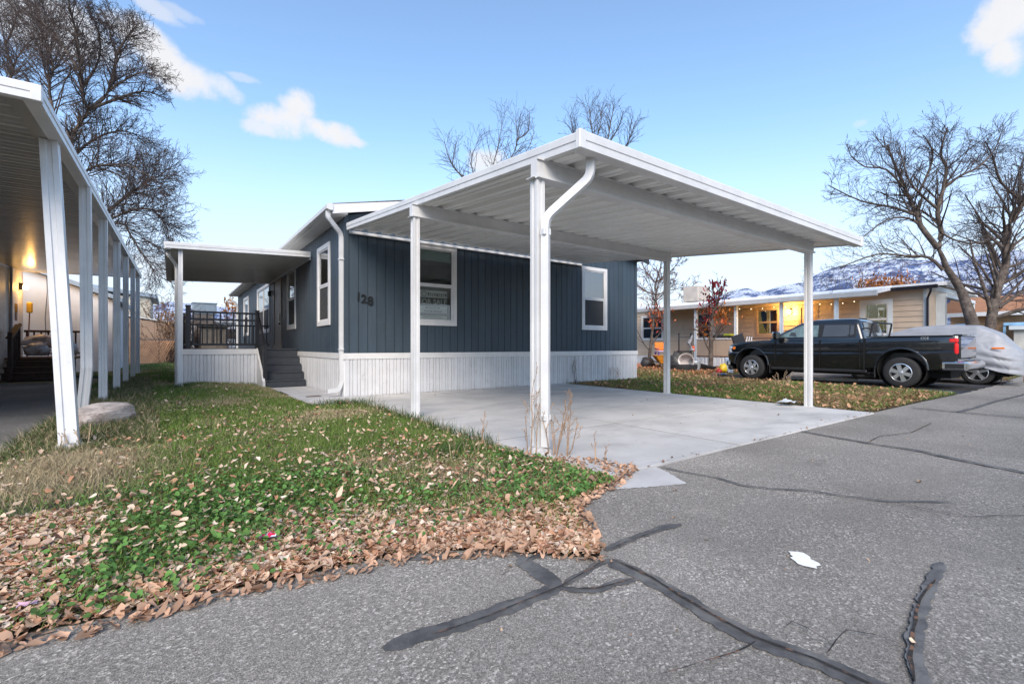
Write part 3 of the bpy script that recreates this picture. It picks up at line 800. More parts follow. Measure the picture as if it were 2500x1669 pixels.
def lz(P, ex): return lawn_z(P) * inside(P, LAWN) + RNG.uniform(.0, ex, len(P)) + .004
near = Pb @ FWD[:2] < 2.75
cand = Pb[near]; order = np.argsort(cand @ FWD[:2]); sel = cand[order[:300]]; rest = np.concatenate([cand[order[300:]], Pb[~near]])
litter('leaf_drift', rest, lz(rest, .016), .018, .056, 'thick drift of tan and brown fallen leaves along the asphalt edge', .17)
litter('leaf_litter', Pspill, lz(Pspill, .012), .018, .06, 'small crumbled reddish leaves spilling onto the asphalt and pad corner', .4,
       cols=np.array([.52, .32, .21]) * RNG.uniform(.5, 1.3, (len(Pspill), 1)))
litter('leaf_litter', np.concatenate([Pl, Pl2]), lz(np.concatenate([Pl, Pl2]), .05) + .02, .022, .058, 'scattered pale dry leaves caught in the lawn grass')
Pr = np.concatenate([sample(YARD, 55, (9.3, 2.7, 15.3, 9.6)), sample([(12.9, 9), (16, 9.4), (22, 10), (22.5, 19), (12.9, 17)], 60)])
litter('leaf_litter', Pr, yard_z(Pr) + .02, .05, .10, 'brown leaves scattered over the side yard grass', .5, cols=np.array([.40, .23, .13]) * RNG.uniform(.5, 1.5, (len(Pr), 1)))
Pe = np.stack([RNG.uniform(9.3, 14.4, 500), np.abs(RNG.normal(0, .28, 500)) + 2.72], 1)
litter('leaf_litter', Pe, yard_z(Pe) + .01, .03, .07, 'brown leaves gathered along the kerbless edge of the side yard', .4, cols=np.array([.42, .25, .14]) * RNG.uniform(.5, 1.3, (len(Pe), 1)))
Pbed = sample([(15.4, 9.7), (21.8, 10.2), (21.8, 17.5), (18.5, 18), (16.8, 13)], 150)
litter('leaf_litter', Pbed, yard_z(Pbed) + .01, .06, .12, 'rust red leaf litter beneath the small trees by the tan porch', .4, cols=np.array([.40, .17, .085]) * RNG.uniform(.5, 1.5, (len(Pbed), 1)))
Pd = np.concatenate([np.stack([RNG.uniform(3, 9.2, 70), 2.66 + np.abs(RNG.normal(0, .05, 70))], 1), np.stack([RNG.uniform(3.1, 9.2, 60), RNG.uniform(2.8, 10, 60)], 1), np.stack([RNG.uniform(3.1, 9.2, 60), 10.1 - np.abs(RNG.normal(0, .05, 60))], 1)])
litter('leaf_litter', Pd, np.full(len(Pd), .022), .012, .04, 'few brown leaf scraps blown across the concrete pad', .3, cols=np.array([.26, .15, .09]) * RNG.uniform(.4, 1.3, (len(Pd), 1)))
Px = np.stack([RNG.uniform(.3, 12, 110), RNG.uniform(-.5, 2.5, 110)], 1)
litter('leaf_litter', Px, np.full(len(Px), .004), .010, .035, 'tiny leaf scraps and grit strewn over the road', .3, cols=np.array([.36, .25, .17]) * RNG.uniform(.4, 1.4, (len(Px), 1)))
LM = []
for i in range(24):
    g = leaf_geo(np.zeros((1, 2)), np.zeros(1), .022, .056, .15, 1.0)[0]
    me = bpy.data.meshes.new('fallen_leaf'); me.from_pydata([tuple(map(float, v)) for v in g], [], [tuple(map(int, f)) for f in LEAFFACE]); me.materials.append(None); me.polygons.foreach_set('use_smooth', [True] * 12)
    LM.append(me)
LMAT = [mat('leaf_tan', (.62, .42, .275), .65, .25, 40), mat('leaf_brown', (.40, .21, .11), .65, .25, 40), mat('leaf_pale', (.70, .53, .37), .65, .2, 40), mat('leaf_rust', (.50, .27, .13), .65, .25, 40)]
zz = lz(sel, .022) + .004
for i, p in enumerate(sel):
    o = bpy.data.objects.new('fallen_leaf', LM[i % 24]); col.objects.link(o); setmat(o, LMAT[random.choice((0, 0, 0, 1, 2, 2, 3))])
    o.location = (float(p[0]), float(p[1]), float(zz[i])); o.rotation_euler = (0, 0, random.uniform(0, 6.28))
    tag(o, 'curled dry leaf at the road-side front of the leaf drift', 'leaf', 'nearest leaves of the drift')
ROADLEAF = [(1.02, 1.47, 'curled tan leaf on the asphalt below the thick crack seal'), (1.40, 1.16, 'folded tan leaf lying alone at the bottom of the asphalt'), (2.20, .52, 'pale flat leaf on asphalt near the right hand crack'), (4.9, 1.9, 'small tan leaf alone in the middle of the road'),
            (3.42, 2.60, 'brown leaf at the corner of the concrete apron'), (2.42, 1.06, 'faint tan leaf on asphalt left of the white residue'), (1.35, 2.3, 'rust leaf curled at the left lawn edge')]
for i, (x, y, lb) in enumerate(ROADLEAF):
    o = bpy.data.objects.new('fallen_leaf', LM[(i * 3) % 10]); col.objects.link(o); setmat(o, LMAT[i % 4]); o.location = (x, y, .014); o.rotation_euler = (0, 0, i * 1.3); o.scale = (.7, .7, .7)
    tag(o, lb, 'leaf')
# white residue on the asphalt, wrapper, scraps
o = blob('white_residue', [(2.665, 1.15), (2.71, 1.095), (2.66, 1.04), (2.625, .98), (2.57, .975), (2.55, 1.03), (2.58, 1.09)], .0062, PAINTW, None, 5, .012)
tag(o, 'flat white paint spill on the asphalt', 'paint spill')
wm = bpy.data.materials.new('wrapper_print'); wm.use_nodes = True
t = NT(wm.node_tree); b = t.n['Principled BSDF']; v = t.new('ShaderNodeTexVoronoi'); v.inputs['Scale'].default_value = 55
t.link(t.new('ShaderNodeNewGeometry').outputs['Position'], v.inputs['Vector'])
hs = t.new('ShaderNodeSeparateColor'); t.link(v.outputs['Color'], hs.inputs[0])
t.link(t.ramp(hs.outputs[0], [(0, (.75, .02, .06)), (.35, (.80, .10, .35)), (.6, (.70, .65, .85)), (.85, (.85, .85, .9))], 'CONSTANT'), b.inputs['Base Color']); b.inputs['Roughness'].default_value = .3
def wrapper(x, y, z, s, label, m, seed):
    g = np.array([[i, j] for i in range(6) for j in range(5)], float); rr = np.random.default_rng(seed)
    V = np.stack([x + (g[:, 0] / 5 - .5) * s * 1.5 + rr.normal(0, .06, 30) * s, y + (g[:, 1] / 4 - .5) * s + rr.normal(0, .06, 30) * s, z + rr.uniform(0, .35, 30) * s], 1)
    F = np.array([[i * 5 + j, i * 5 + 5 + j, i * 5 + 6 + j, i * 5 + 1 + j] for i in range(5) for j in range(4)])
    return tag(np_mesh('candy_wrapper', V, F, m), label, 'wrapper')
q = at_depth(650, 1303, 1)[:2]
G = lambda px, py, z=0.: (np.array([0, 0, EYE]) + ray(px, py) * ((z - EYE) / ray(px, py)[2]))
p = G(650, 1303, .07); wrapper(p[0], p[1], .055, .055, 'crumpled pink and white candy wrapper in the weeds', wm, 3)
p = G(68, 1475, .04); wrapper(p[0], p[1], .04, .04, 'small pale pink scrap of wrapper in the leaves at far left', mat('pink_scrap', (.75, .45, .55), .4, .2, 30), 4)
p = G(1925, 985, .05); wrapper(p[0], p[1], .04, .26, 'crumpled white plastic bag on grass by the carport post', mat('white_plastic', (.75, .77, .80), .35, .05), 6)

# ================================================================== BLUE MOBILE HOME
HX0, HX1, HY0, HY1 = 3.0, 12.6, 10.2, 30.0
EAVE = 3.92; SK = .82; BAND = .95; RIDGE = 5.15
house = thing('mobile_home', 'slate blue mobile home with white trim and white ribbed skirting', 'mobile home', (HX0, HY0, 0))
FW = [(4.52, 5.72, 1.60, 3.54), (10.04, 11.14, 1.60, 3.53)]                      # front windows
SW = [(11.32, 12.46, 1.60, 3.55), (15.05, 16.28, 1.62, 3.52), (19.6, 22.75, 1.62, 3.52), (25.6, 27.4, 1.62, 3.52)]   # side windows
DR = (17.28, 18.72, 1.04, 3.56)
ins = lambda h: (h[0] + .05, h[1] - .05, h[2] + .05, h[3] - .05)
def wall_sheet(name, par, face, c, n0, n1, rects, m):
    mb = MB()
    for a, b, e, f in rects:
        if face == 'Y': mb.box(a, b, c - n1, c - n0, e, f)
        elif face == 'P': mb.box(c + n0, c + n1, a, b, e, f)
        else: mb.box(c - n1, c - n0, a, b, e, f)
    return mb.build(name, par, m)
wall_sheet('wall', house, 'Y', HY0, -.12, -.012, rect_minus(HX0 + .02, HX1 - .02, .02, EAVE, [ins(h) for h in FW]), NAVY_BACK)
wall_sheet('wall', house, 'X', HX0, -.12, -.012, rect_minus(HY0 + .13, HY1, .02, EAVE, [ins(h) for h in SW + [DR]]), NAVY_BACK)
wall_sheet('wall', house, 'P', HX1, -.12, 0, [(HY0 + .13, HY1, .02, EAVE)], NAVY)
wall_sheet('wall', house, 'Y', HY1, -.12, 0, [(HX0, HX1, .02, EAVE)], NAVY)
def boards(par, face, c, u0, u1, z0, z1, holes, wd=.2032, gap=.013, m=NAVY, name='siding_board'):
    n = int(round((u1 - u0) / wd)); wd = (u1 - u0) / n
    for i in range(n):
        a, b = u0 + i * wd + gap / 2, u0 + (i + 1) * wd - gap / 2
        for p, q, e, f in rect_minus(a, b, z0, z1, [ins(h) for h in holes]):
            fb(name, par, face, c, p, q, -.012, 0, e, f, m, .003)
boards(house, 'Y', HY0, HX0 + .09, HX1 - .09, BAND - .02, EAVE, FW)
boards(house, 'X', HX0, HY0 + .09, HY1 - .09, BAND - .02, EAVE, SW + [DR])
fb('corner_board', house, 'Y', HY0, HX0 - .012, HX0 + .085, 0, .012, BAND, EAVE, NAVY); fb('corner_board', house, 'X', HX0, HY0, HY0 + .085, 0, .012, BAND, EAVE, NAVY)
fb('corner_board', house, 'Y', HY0, HX1 - .085, HX1 + .012, 0, .014, BAND, EAVE, NAVY)
fb('corner_trim', house, 'P', HX1, HY0 + .002, HY0 + .06, .002, .02, BAND, EAVE, WHITE)
fb('base_trim', house, 'Y', HY0, HX0 - .03, HX1 + .03, -.01, .03, SK, BAND, WHITE_PAINT); fb('base_trim', house, 'X', HX0, HY0 + .012, HY1, -.01, .03, SK, BAND, WHITE_PAINT)
def ribbed(wd, h):
    """one white skirting panel: shallow ribs, outline in (u, n)"""
    k = wd / .33
    return [(0, -.014), (.010 * k, .012), (.088 * k, .012), (.096 * k, -.012), (.108 * k, -.012), (.116 * k, .012), (.150 * k, .012), (.158 * k, -.012), (.170 * k, -.012), (.178 * k, .012), (.250 * k, .012), (.257 * k, -.012), (.267 * k, -.012), (.274 * k, .012), (.320 * k, .012), (.330 * k, -.014)]
def skirt(par, face, c, u0, u1, z0, z1, m, wd=.33, name='skirting_panel'):
    n = int(round((u1 - u0) / wd)); wd = (u1 - u0) / n
    mb = MB(); pr = ribbed(wd, 1)
    pts = [(u, -nn) if face == 'Y' else (-nn, u) for u, nn in pr] + ([(wd, .02), (0, .02)] if face == 'Y' else [(.02, wd), (.02, 0)])
    mb.prism(pts, z0, z1, 'z')
    o = mb.build(name, par, m, origin=(0, 0, 0)); me = o.data
    me.materials.clear(); me.materials.append(None); bpy.data.objects.remove(o)
    for i in range(n):
        u = u0 + i * wd
        place(name, me, m, par, (u, c, 0) if face == 'Y' else (c, u, 0))
skirt(house, 'Y', HY0 - .004, HX0 + .002, HX1, -.02, SK + .01, SKIRT)
skirt(house, 'X', HX0 - .004, HY0 + .01, 15.6, -.02, SK + .01, SKIRT)
skirt(house, 'X', HX0 - .004, 19.3, HY1, -.02, SK + .01, SKIRT, 1.07)
window(house, 'Y', HY0, *FW[0], blind=.28, scr=False, gl=GLASS_C); window(house, 'Y', HY0, *FW[1])
window(house, 'X', HX0, *SW[0], blind=.0, casing=.11)
window(house, 'X', HX0, *SW[1], casing=.11)
window(house, 'X', HX0, *SW[2], casing=.11, cols=2)
window(house, 'X', HX0, *SW[3], casing=.11)
dr = bx_frame('door', house, 'X', HX0, DR[0], DR[1], -.03, .03, DR[2], DR[3], .11, DOOR)
fb('leaf', dr, 'X', HX0, DR[0] + .11, DR[1] - .11, -.03, .004, DR[2] + .11, DR[3] - .11, DOOR)
fb('lock', dr, 'X', HX0, DR[0] + .16, DR[0] + .24, .002, .04, 1.95, 2.22, BLACKM); fb('handle', dr, 'X', HX0, DR[0] + .16, DR[0] + .30, .004, .06, 1.84, 1.90, BLACKM)
# inside: floor, ceiling and partitions so that the windows look into rooms
mb = MB(); mb.box(HX0 + .15, HX1 - .15, HY0 + .15, HY1 - .15, .90, .95); mb.build('floor', house, mat('room_floor', (.16, .12, .09), .7))
mb = MB(); mb.box(HX0 + .13, HX1 - .13, HY0 + .13, HY1 - .13, 3.72, 3.76); mb.build('ceiling', house, ROOM)
mb = MB(); mb.box(HX0 + .13, HX1 - .13, 13.9, 14.0, .95, 3.72); mb.box(7.6, 7.7, HY0 + .13, 13.9, .95, 3.72); mb.box(5.6, 5.7, 14.0, HY1 - .13, .95, 3.72); mb.build('partition', house, ROOM)
# roof: low gable, ridge along the home
mb = MB(); XM = (HX0 + HX1) / 2; ex = .32
for s_, xe in ((-1, HX0 - ex), (1, HX1 + ex)):
    mb.prism([(xe, EAVE + .06), (XM, RIDGE), (XM, RIDGE + .07), (xe, EAVE + .13)], HY0 - .22, HY1 + .2, 'y')
mb.build('roof', house, SHINGLE)
mb = MB(); mb.prism([(HX0 - ex, EAVE - .09), (XM, RIDGE - .15), (XM, RIDGE - .02), (HX0 - ex, EAVE + .10)], HY0 - .27, HY0 - .225, 'y'); mb.build('rake_board', house, WHITE_PAINT)
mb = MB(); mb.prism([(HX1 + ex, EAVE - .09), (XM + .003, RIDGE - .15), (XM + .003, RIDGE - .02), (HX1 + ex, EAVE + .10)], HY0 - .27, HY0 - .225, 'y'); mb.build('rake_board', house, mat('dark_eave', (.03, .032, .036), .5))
mb = MB(); mb.prism([(HX0 + .02, EAVE - .01), (HX1 - .02, EAVE - .01), (XM, RIDGE)], HY0 - .0, HY0 + .1, 'y'); mb.build('gable_wall', house, NAVY)
mb = MB(); mb.prism([(HX0 - ex, EAVE - .05), (HX0, EAVE - .05), (HX0, EAVE + .10), (HX0 - ex, EAVE + .05)], HY0 - .22, HY1 + .2, 'y'); mb.build('soffit', house, WHITE_PAINT)
mb = MB(); gp = [(-.13, .02), (-.13, .10), (-.105, .115), (-.10, .13), (0, .13), (0, .0), (-.07, .0)]
mb.prism([(HX0 - ex + x, EAVE - .03 + z) for x, z in gp], HY0 - .30, HY1 + .25, 'y'); mb.build('gutter', house, WHITE)
RECT = [(-.043, -.032), (-.043, .032), (.043, .032), (.043, -.032)]
def spout(name, par, pts, m=WHITE, prof=RECT, up=(0, 1, 0)):
    """square pipe with short rounded elbows"""
    P = [Vector(p) for p in pts]; Q = [P[0]]
    for i in range(1, len(P) - 1):
        a, b, c = P[i - 1], P[i], P[i + 1]; r_ = min(.09, .4 * (a - b).length, .4 * (c - b).length)
        p0 = b + (a - b).normalized() * r_; p1 = b + (c - b).normalized() * r_
        Q += [p0 * (1 - k) ** 2 + b * 2 * k * (1 - k) + p1 * k * k for k in (0, .25, .5, .75, 1)]
    Q.append(P[-1]); mb = MB(); mb.sweep(Q, prof, up); return mb.build(name, par, m, smooth=True)
ds = spout('downspout', house, [(HX0 - ex - .07, HY0 - .17, EAVE - .03), (HX0 - ex - .07, HY0 - .17, EAVE - .16), (HX0 - .06, HY0 + .06, EAVE - .42), (HX0 - .06, HY0 + .06, .30), (HX0 - .12, HY0 + .06, .17), (HX0 - .34, HY0 + .06, .15)])
fb('strap', ds, 'X', HX0 - .012, HY0 + .005, HY0 + .115, .0, .10, 1.02, 1.05, WHITE, .002); fb('strap', ds, 'X', HX0 - .012, HY0 + .005, HY0 + .115, .0, .10, 2.95, 2.98, WHITE, .002)
spout('downspout', house, [(HX0 - ex - .07, HY1 - .1, EAVE - .03), (HX0 - ex - .07, HY1 - .1, EAVE - .2), (HX0 - .06, HY1 - .1, EAVE - .5), (HX0 - .06, HY1 - .1, .3)])
for ch, x, z, sz in (('1', 3.29, 2.17, .27), ('2', 3.41, 2.13, .26), ('8', 3.55, 2.09, .27)):
    place('house_number', text_mesh(ch, sz, .008), mat('black_number', (.008, .008, .010), .4), house, (x, HY0 - .012, z), TXT_Y)
vent = bx('foundation_vent', house, 2.32, 2.62, 10.55, 10.72, -.02, .03, mat('rust_grate', (.10, .07, .05), .8), .01)

# for-sale sign behind the lower sash
sg = thing('for_sale_sign', 'grey and white FOR SALE sign behind lower window glass', 'sign', (5.05, HY0 + .035, 1.74))
SGD = mat('sign_dark', (.075, .072, .068), .6); SGL = mat('sign_light', (.62, .60, .58), .6); SGK = mat('sign_ink', (.03, .03, .032), .6)
sx0, sx1, sy = 4.70, 5.50, HY0 + .040
bx('board', sg, sx0, sx1, sy, sy + .006, 1.745, 2.50, SGD, 0)
for z0, z1 in ((2.27, 2.44), (1.90, 2.07), (1.765, 1.825)): bx('light_panel', sg, sx0 + .02, sx1 - .02, sy - .003, sy - .0005, z0, z1, SGL, 0)
place('lettering', text_mesh('FOR SALE', .175, .001), SGL, sg, ((sx0 + sx1) / 2, sy - .003, 2.165), TXT_Y)
mb = MB(); hx = sx0 + .16
mb.tube([(hx - .06, sy - .006, 2.385), (hx, sy - .006, 2.43), (hx + .07, sy - .006, 2.375)], .008, 4, (0, 1, 0)); mb.tube([(hx - .045, sy - .006, 2.37), (hx - .045, sy - .006, 2.30), (hx + .05, sy - .006, 2.30), (hx + .05, sy - .006, 2.37)], .007, 4, (0, 1, 0)); mb.build('house_emblem', sg, SGK)
rr = random.Random(3)
for zc, hh, a, b in ((2.35, .085, sx0 + .26, sx1 - .07), (2.025, .045, sx0 + .2, sx1 - .2), (1.945, .055, sx0 + .16, sx1 - .16), (1.795, .03, sx0 + .14, sx1 - .14)):
    mb = MB(); x = a                                   # lettering too small to read
    while x < b:
        wd = hh * rr.uniform(.35, .6)
        for q in range(2): mb.box(x + q * wd * .6, x + q * wd * .6 + hh * .14, sy - .006, sy - .0045, zc - hh / 2, zc + hh / 2)
        mb.box(x, x + wd * .75, sy - .006, sy - .0045, zc + hh * rr.choice((-.5, 0, .35)), zc + hh * .12 + hh * rr.choice((-.4, .1)))
        x += wd + hh * .2
    mb.build('lettering', sg, SGK)

# ================================================================== CARPORT IN FRONT
cp = thing('carport', 'white metal carport with sloping ribbed roof over the concrete pad', 'carport', (3.03, 3.65, 0))
CX0, CX1, CY0, CY1 = 3.03, 10.0, 3.10, 10.05
SL = .0945; zr = lambda y: 2.925 + SL * (y - 3.1)          # underside of the pans
def sloped_panel(par, name, x0, x1, prof, y0, y1, z0f, m):
    mb = MB()
    A = [(x, y0, z0f(y0) + z) for x, z in prof]; B = [(x, y1, z0f(y1) + z) for x, z in prof]
    mb.loft([A, B]); return mb
NP = 22; pw = (CX1 - CX0 - .04) / NP; k = pw / .315
top = [(0, .062), (.045 * k, .060), (.075 * k, .004), (.085 * k, .0), (.150 * k, .0), (.156 * k, .012), (.170 * k, .012), (.176 * k, 0), (.24 * k, 0), (.25 * k, .004), (.275 * k, .060), (.315 * k, .062)]
prof = top + [(x, z + .004) for x, z in reversed(top)]
mb = MB(); mb.loft([[(x, CY0 + .02, zr(CY0 + .02) + z) for x, z in prof], [(x, CY1, zr(CY1) + z) for x, z in prof]])
o = mb.build('roof_panel', cp, WHITE_PAN, smooth=True, origin=(0, 0, 0)); pm = o.data; pm.materials.clear(); pm.materials.append(None); bpy.data.objects.remove(o)
for i in range(NP): place('roof_panel', pm, WHITE_PAN, cp, (CX0 + .02 + i * pw, 0, 0))
FH = .165
def fascia_bar(par, p0, p1, h, t, nrm_, m=WHITE, name='fascia'):
    """stepped gutter fascia between two points given at its lower edge"""
    mb = MB(); nx, ny = nrm_
    pr = [(0, 0), (.022, .006), (.022, h * .46), (.030, h * .50), (.030, h * .93), (.024, h), (-t, h), (-t, h - .012), (-.004, h - .012), (-.004, .012), (-t, .012), (-t, 0)]
    rings = []
    for p in (p0, p1): rings.append([(p[0] + nx * a, p[1] + ny * a, p[2] + b) for a, b in pr])
    mb.loft(rings); return mb.build(name, par, m)
fascia_bar(cp, (CX0, CY0 - .0, zr(CY0) - .01), (CX1, CY0, zr(CY0) - .035), FH, .10, (0, -1))
fascia_bar(cp, (CX0, CY0, zr(CY0) - .01), (CX0, CY1 + .05, zr(CY1) - .015), .15, .03, (-1, 0))
fascia_bar(cp, (CX1, CY0, zr(CY0) - .01), (CX1, CY1, zr(CY1) - .005), .15, .03, (1, 0))
bx('corner_cap', cp, CX0 - .038, CX0 + .045, CY0 - .038, CY0 + .02, zr(CY0) - .018, zr(CY0) + FH - .006, WHITE, .006)
bx('corner_cap', cp, CX1 - .045, CX1 + .038, CY0 - .038, CY0 + .02, zr(CY0) - .043, zr(CY0) + FH - .028, WHITE, .006)
fb('ledger', cp, 'Y', HY0 - .014, CX0 + .05, CX1, .002, .05, zr(CY1) - .06, zr(CY1) - .002, WHITE)
def beam(par, y, z1, h=.185, x0=2.93, x1=9.36):
    """hollow roll-formed beam: web with flanges, lip at the foot"""
    pr = [(-.045, 0), (-.075, 0), (-.075, .022), (-.045, .022), (-.045, h - .02), (-.065, h - .02), (-.065, h), (.05, h), (.05, .022), (.075, .022), (.075, 0)]
    mb = MB(); mb.prism([(y + a, z1 - h + b) for a, b in pr], x0, x1, 'x'); return mb.build('beam', par, WHITE)
PBEAM = [(3.65, zr(3.65) - .002, .20), (6.62, zr(6.62) - .002, .20)]
for y, z, h in PBEAM: beam(cp, y, z, h)
def post(par, x, y, z0, z1, wd=.10, name='post', m=WHITE, top=None):
    """square post with a shallow groove down each face"""
    hw = wd / 2; g = .012
    P = []
    for (a, b) in ((1, 0), (0, 1), (-1, 0), (0, -1)):
        ta, tb = -b, a
        for u_, d in ((-hw, hw), (-hw * .35, hw), (-hw * .25, hw - g), (hw * .25, hw - g), (hw * .35, hw)):
            P.append((a * d + ta * u_, b * d + tb * u_))
    mb = MB()
    if top is None: mb.prism([(x + p[0], y + p[1]) for p in P], z0, z1, 'z')
    else:
        mb.loft([[(c[0] + p[0], c[1] + p[1], c[2]) for p in P] for c in top])
    return mb.build(name, par, m)
for x, y in ((2.985, 3.66), (9.25, 3.65), (3.0, 6.62), (9.25, 6.62)):
    zt = zr(y) - .202
    post(cp, x, y, .0, zt, .105)
    bx('bracket', cp, x - .10, x + .07, y - .06, y + .06, zt - .004, zt + .006, WHITE, .002)
    bx('base_plate', cp, x - .075, x + .075, y - .075, y + .075, .018, .026, WHITE, .002)
bx('bolt', cp, 2.91, 2.955, 3.60, 3.62, zr(3.65) - .215, zr(3.65) - .20, mat('zinc', (.5, .5, .5), .4, metal=.8), .003)
SP = [(-.040, -.030), (-.040, .030), (.040, .030), (.040, -.030)]
ds = spout('downspout', cp, [(3.29, 3.22, zr(3.2) - .0), (3.29, 3.22, zr(3.2) - .19), (3.01, 3.565, 2.38), (3.01, 3.565, .10)], prof=SP, up=(1, .6, 0))
bx('elbow_collar', ds, 3.01 - .047, 3.01 + .047, 3.565 - .037, 3.565 + .037, 2.20, 2.27, WHITE, .008); bx('elbow_collar', ds, 3.01 - .046, 3.01 + .046, 3.565 - .036, 3.565 + .036, .36, .42, WHITE, .008)
fbk = mat('concrete_foot', (.45, .44, .43), .9, .3, 25, bump=.6)
mb = MB(); mb.lathe([(0, .07), (.10, .065), (.14, .03), (.17, -.02), (0, -.02)], (2.985, 3.66, .03), n=10); mb.build('footing', cp, fbk)

# ================================================================== PORCH: deck, steps, railing
dk = thing('porch_deck', 'raised porch with white skirting, charcoal steps and black railing', 'porch', (1.6, 14.67, 0))
DX0, DX1, DY0, DY1, DZ = .25, 2.965, 14.67, 19.2, 1.03
nb = 17; bw = (DY1 - DY0) / nb
DECKB = mat('deck_board', (.17, .13, .11), .75, .25, 5, bump=.3, dirt=.3)
for i in range(nb): bx('deck_board', dk, DX0, DX1, DY0 + i * bw + .004, DY0 + (i + 1) * bw - .004, DZ - .04, DZ, DECKB, .004)
skirt(dk, 'Y', DY0 + .02, DX0, 1.93, -.02, DZ - .14, SKIRT, .34)
fb('skirt_band', dk, 'Y', DY0 + .02, DX0 - .02, 1.95, -.01, .03, DZ - .15, DZ - .005, WHITE_PAINT)
skirt(dk, 'X', DX0 - .002, DY0 + .02, DY1, -.02, DZ - .05, SKIRT, .34)
mb = MB(); mb.box(DX0 + .05, DX1, DY0 + .05, DY1, .0, DZ - .05); mb.build('frame', dk, mat('dark_underdeck', (.02, .02, .02), .9))
# side panel of the stair, following the steps
mb = MB(); mb.prism([(DY0 + .0, DZ - .02), (DY0 + .0, -.02), (13.62, -.02), (13.62, .16)], 1.915, 1.955, 'x'); mb.build('stair_cheek', dk, SKIRT)
mb = MB(); mb.sweep([(1.935, DY0 - .01, DZ - .01), (1.935, 13.60, .16)], [(-.03, -.035), (-.03, .035), (.03, .035), (.03, -.035)]); mb.build('cheek_cap', dk, WHITE_PAINT)
mb = MB(); mb.sweep([(1.935, 13.585, .18), (1.935, 13.585, -.02)], [(-.03, -.035), (-.03, .035), (.03, .035), (.03, -.035)], (0, 1, 0)); mb.build('cheek_cap', dk, WHITE_PAINT)
NS = 5
for i in range(NS):
    y0 = 13.62 + i * .265; z1 = (i + 1) * DZ / NS
    bx('riser', dk, 1.965, 2.955, y0, y0 + .02, z1 - DZ / NS, z1 - .035, CHAR, .003)
    if i < NS - 1: bx('tread', dk, 1.965, 2.955, y0 - .02, y0 + .275, z1 - .035, z1, CHAR, .008)
bx('tread', dk, 1.965, 2.955, DY0 - .02, DY0 + .02, DZ - .035, DZ + .002, CHAR, .006)
def newel(x, y, z0, z1, wd=.095):
    o = bx('newel_post', dk, x - wd / 2, x + wd / 2, y - wd / 2, y + wd / 2, z0, z1, BLACKM, .006)
    bx('cap', o, x - wd / 2 - .012, x + wd / 2 + .012, y - wd / 2 - .012, y + wd / 2 + .012, z1, z1 + .035, BLACKM, .012)
def rail(p0, p1, nbal, hs=(.12, .78, .97), z0=0, slope=False):
    """rails and balusters between two newels; heights above p z"""
    P0, P1 = Vector(p0), Vector(p1)
    for h in hs:
        mb = MB(); mb.sweep([P0 + Vector((0, 0, h)), P1 + Vector((0, 0, h))], [(-.022, -.026), (-.022, .026), (.022, .026), (.022, -.026)], (0, 0, 1)); mb.build('rail', dk, BLACKM)
    for i in range(nbal):
        q = P0 + (P1 - P0) * ((i + .6) / (nbal + .2))
        if slope:
            mb = MB(); mb.sweep([q + Vector((0, 0, hs[0])), q + Vector((0, 0, hs[-1]))], [(-.009, -.009), (-.009, .009), (.009, .009), (.009, -.009)], (0, 1, 0)); mb.build('baluster', dk, BLACKM)
        else: bx('baluster', dk, q.x - .015, q.x + .015, q.y - .015, q.y + .015, q.z + hs[0], q.z + hs[-1], BLACKM, 0)
newel(DX0 + .10, DY0 + .06, DZ, 2.13, .11); newel(1.935, DY0 + .05, .9, 2.06, .10); newel(1.985, 13.72, .15, 1.16, .10); newel(DX0 + .08, DY1 - .06, DZ, 2.05); newel(DX0 + .08, 16.9, DZ, 2.05)
rail((DX0 + .12, DY0 + .06, DZ), (1.9, DY0 + .06, DZ), 10)
rail((DX0 + .08, DY0 + .1, DZ), (DX0 + .08, 16.9, DZ), 13); rail((DX0 + .08, 16.9, DZ), (DX0 + .08, DY1 - .1, DZ), 13)
rail((DX0 + .1, DY1 - .06, DZ), (2.9, DY1 - .06, DZ), 18, hs=(.12, .80))
rail((1.945, DY0 + .02, DZ + .02), (1.985, 13.75, .22), 7, hs=(.12, .95), slope=True)

# ------------------------------------------------------------------ porch awning
aw = thing('porch_awning', 'flat white metal awning over the side porch on posts', 'awning', (.15, 13.2, 0))
AX0, AX1, AY0, AY1 = -.11, 2.96, 13.1, 19.6
za = lambda x: 3.33 + (x - AX0) * .042
NA = 25; ap = (AY1 - AY0 - .06) / NA; k = ap / .26
top = [(0, .05), (.03 * k, .05), (.05 * k, .0), (.09 * k, 0), (.11 * k, .03), (.15 * k, .03), (.17 * k, 0), (.21 * k, 0), (.23 * k, .05), (.26 * k, .05)]
prof = top + [(y, z + .004) for y, z in reversed(top)]
mb = MB(); mb.loft([[(AX0 + .02, y, za(AX0 + .02) + z) for y, z in prof], [(AX1, y, za(AX1) + z) for y, z in prof]])
o = mb.build('roof_panel', aw, WHITE_PAN2, smooth=True, origin=(0, 0, 0)); pm2 = o.data; pm2.materials.clear(); pm2.materials.append(None); bpy.data.objects.remove(o)
for i in range(NA): place('roof_panel', pm2, WHITE_PAN2, aw, (0, AY0 + .03 + i * ap, 0))
fascia_bar(aw, (AX0, AY0, za(AX0) - .02), (AX1, AY0, za(AX1) - .02), .15, .04, (0, -1))
fascia_bar(aw, (AX0, AY0, za(AX0) - .03), (AX0, AY1, za(AX0) - .03), .16, .11, (-1, 0))
fascia_bar(aw, (AX0, AY1, za(AX0) - .02), (AX1, AY1, za(AX1) - .02), .15, .04, (0, 1))
fb('ledger', aw, 'X', HX0 - .014, AY0 + .03, AY1, .0, .04, za(AX1) - .07, za(AX1) - .002, WHITE)
for y in (AY0 + .13, 16.3, AY1 - .14): post(aw, .17, y, .0, za(.17) - .01, .085)
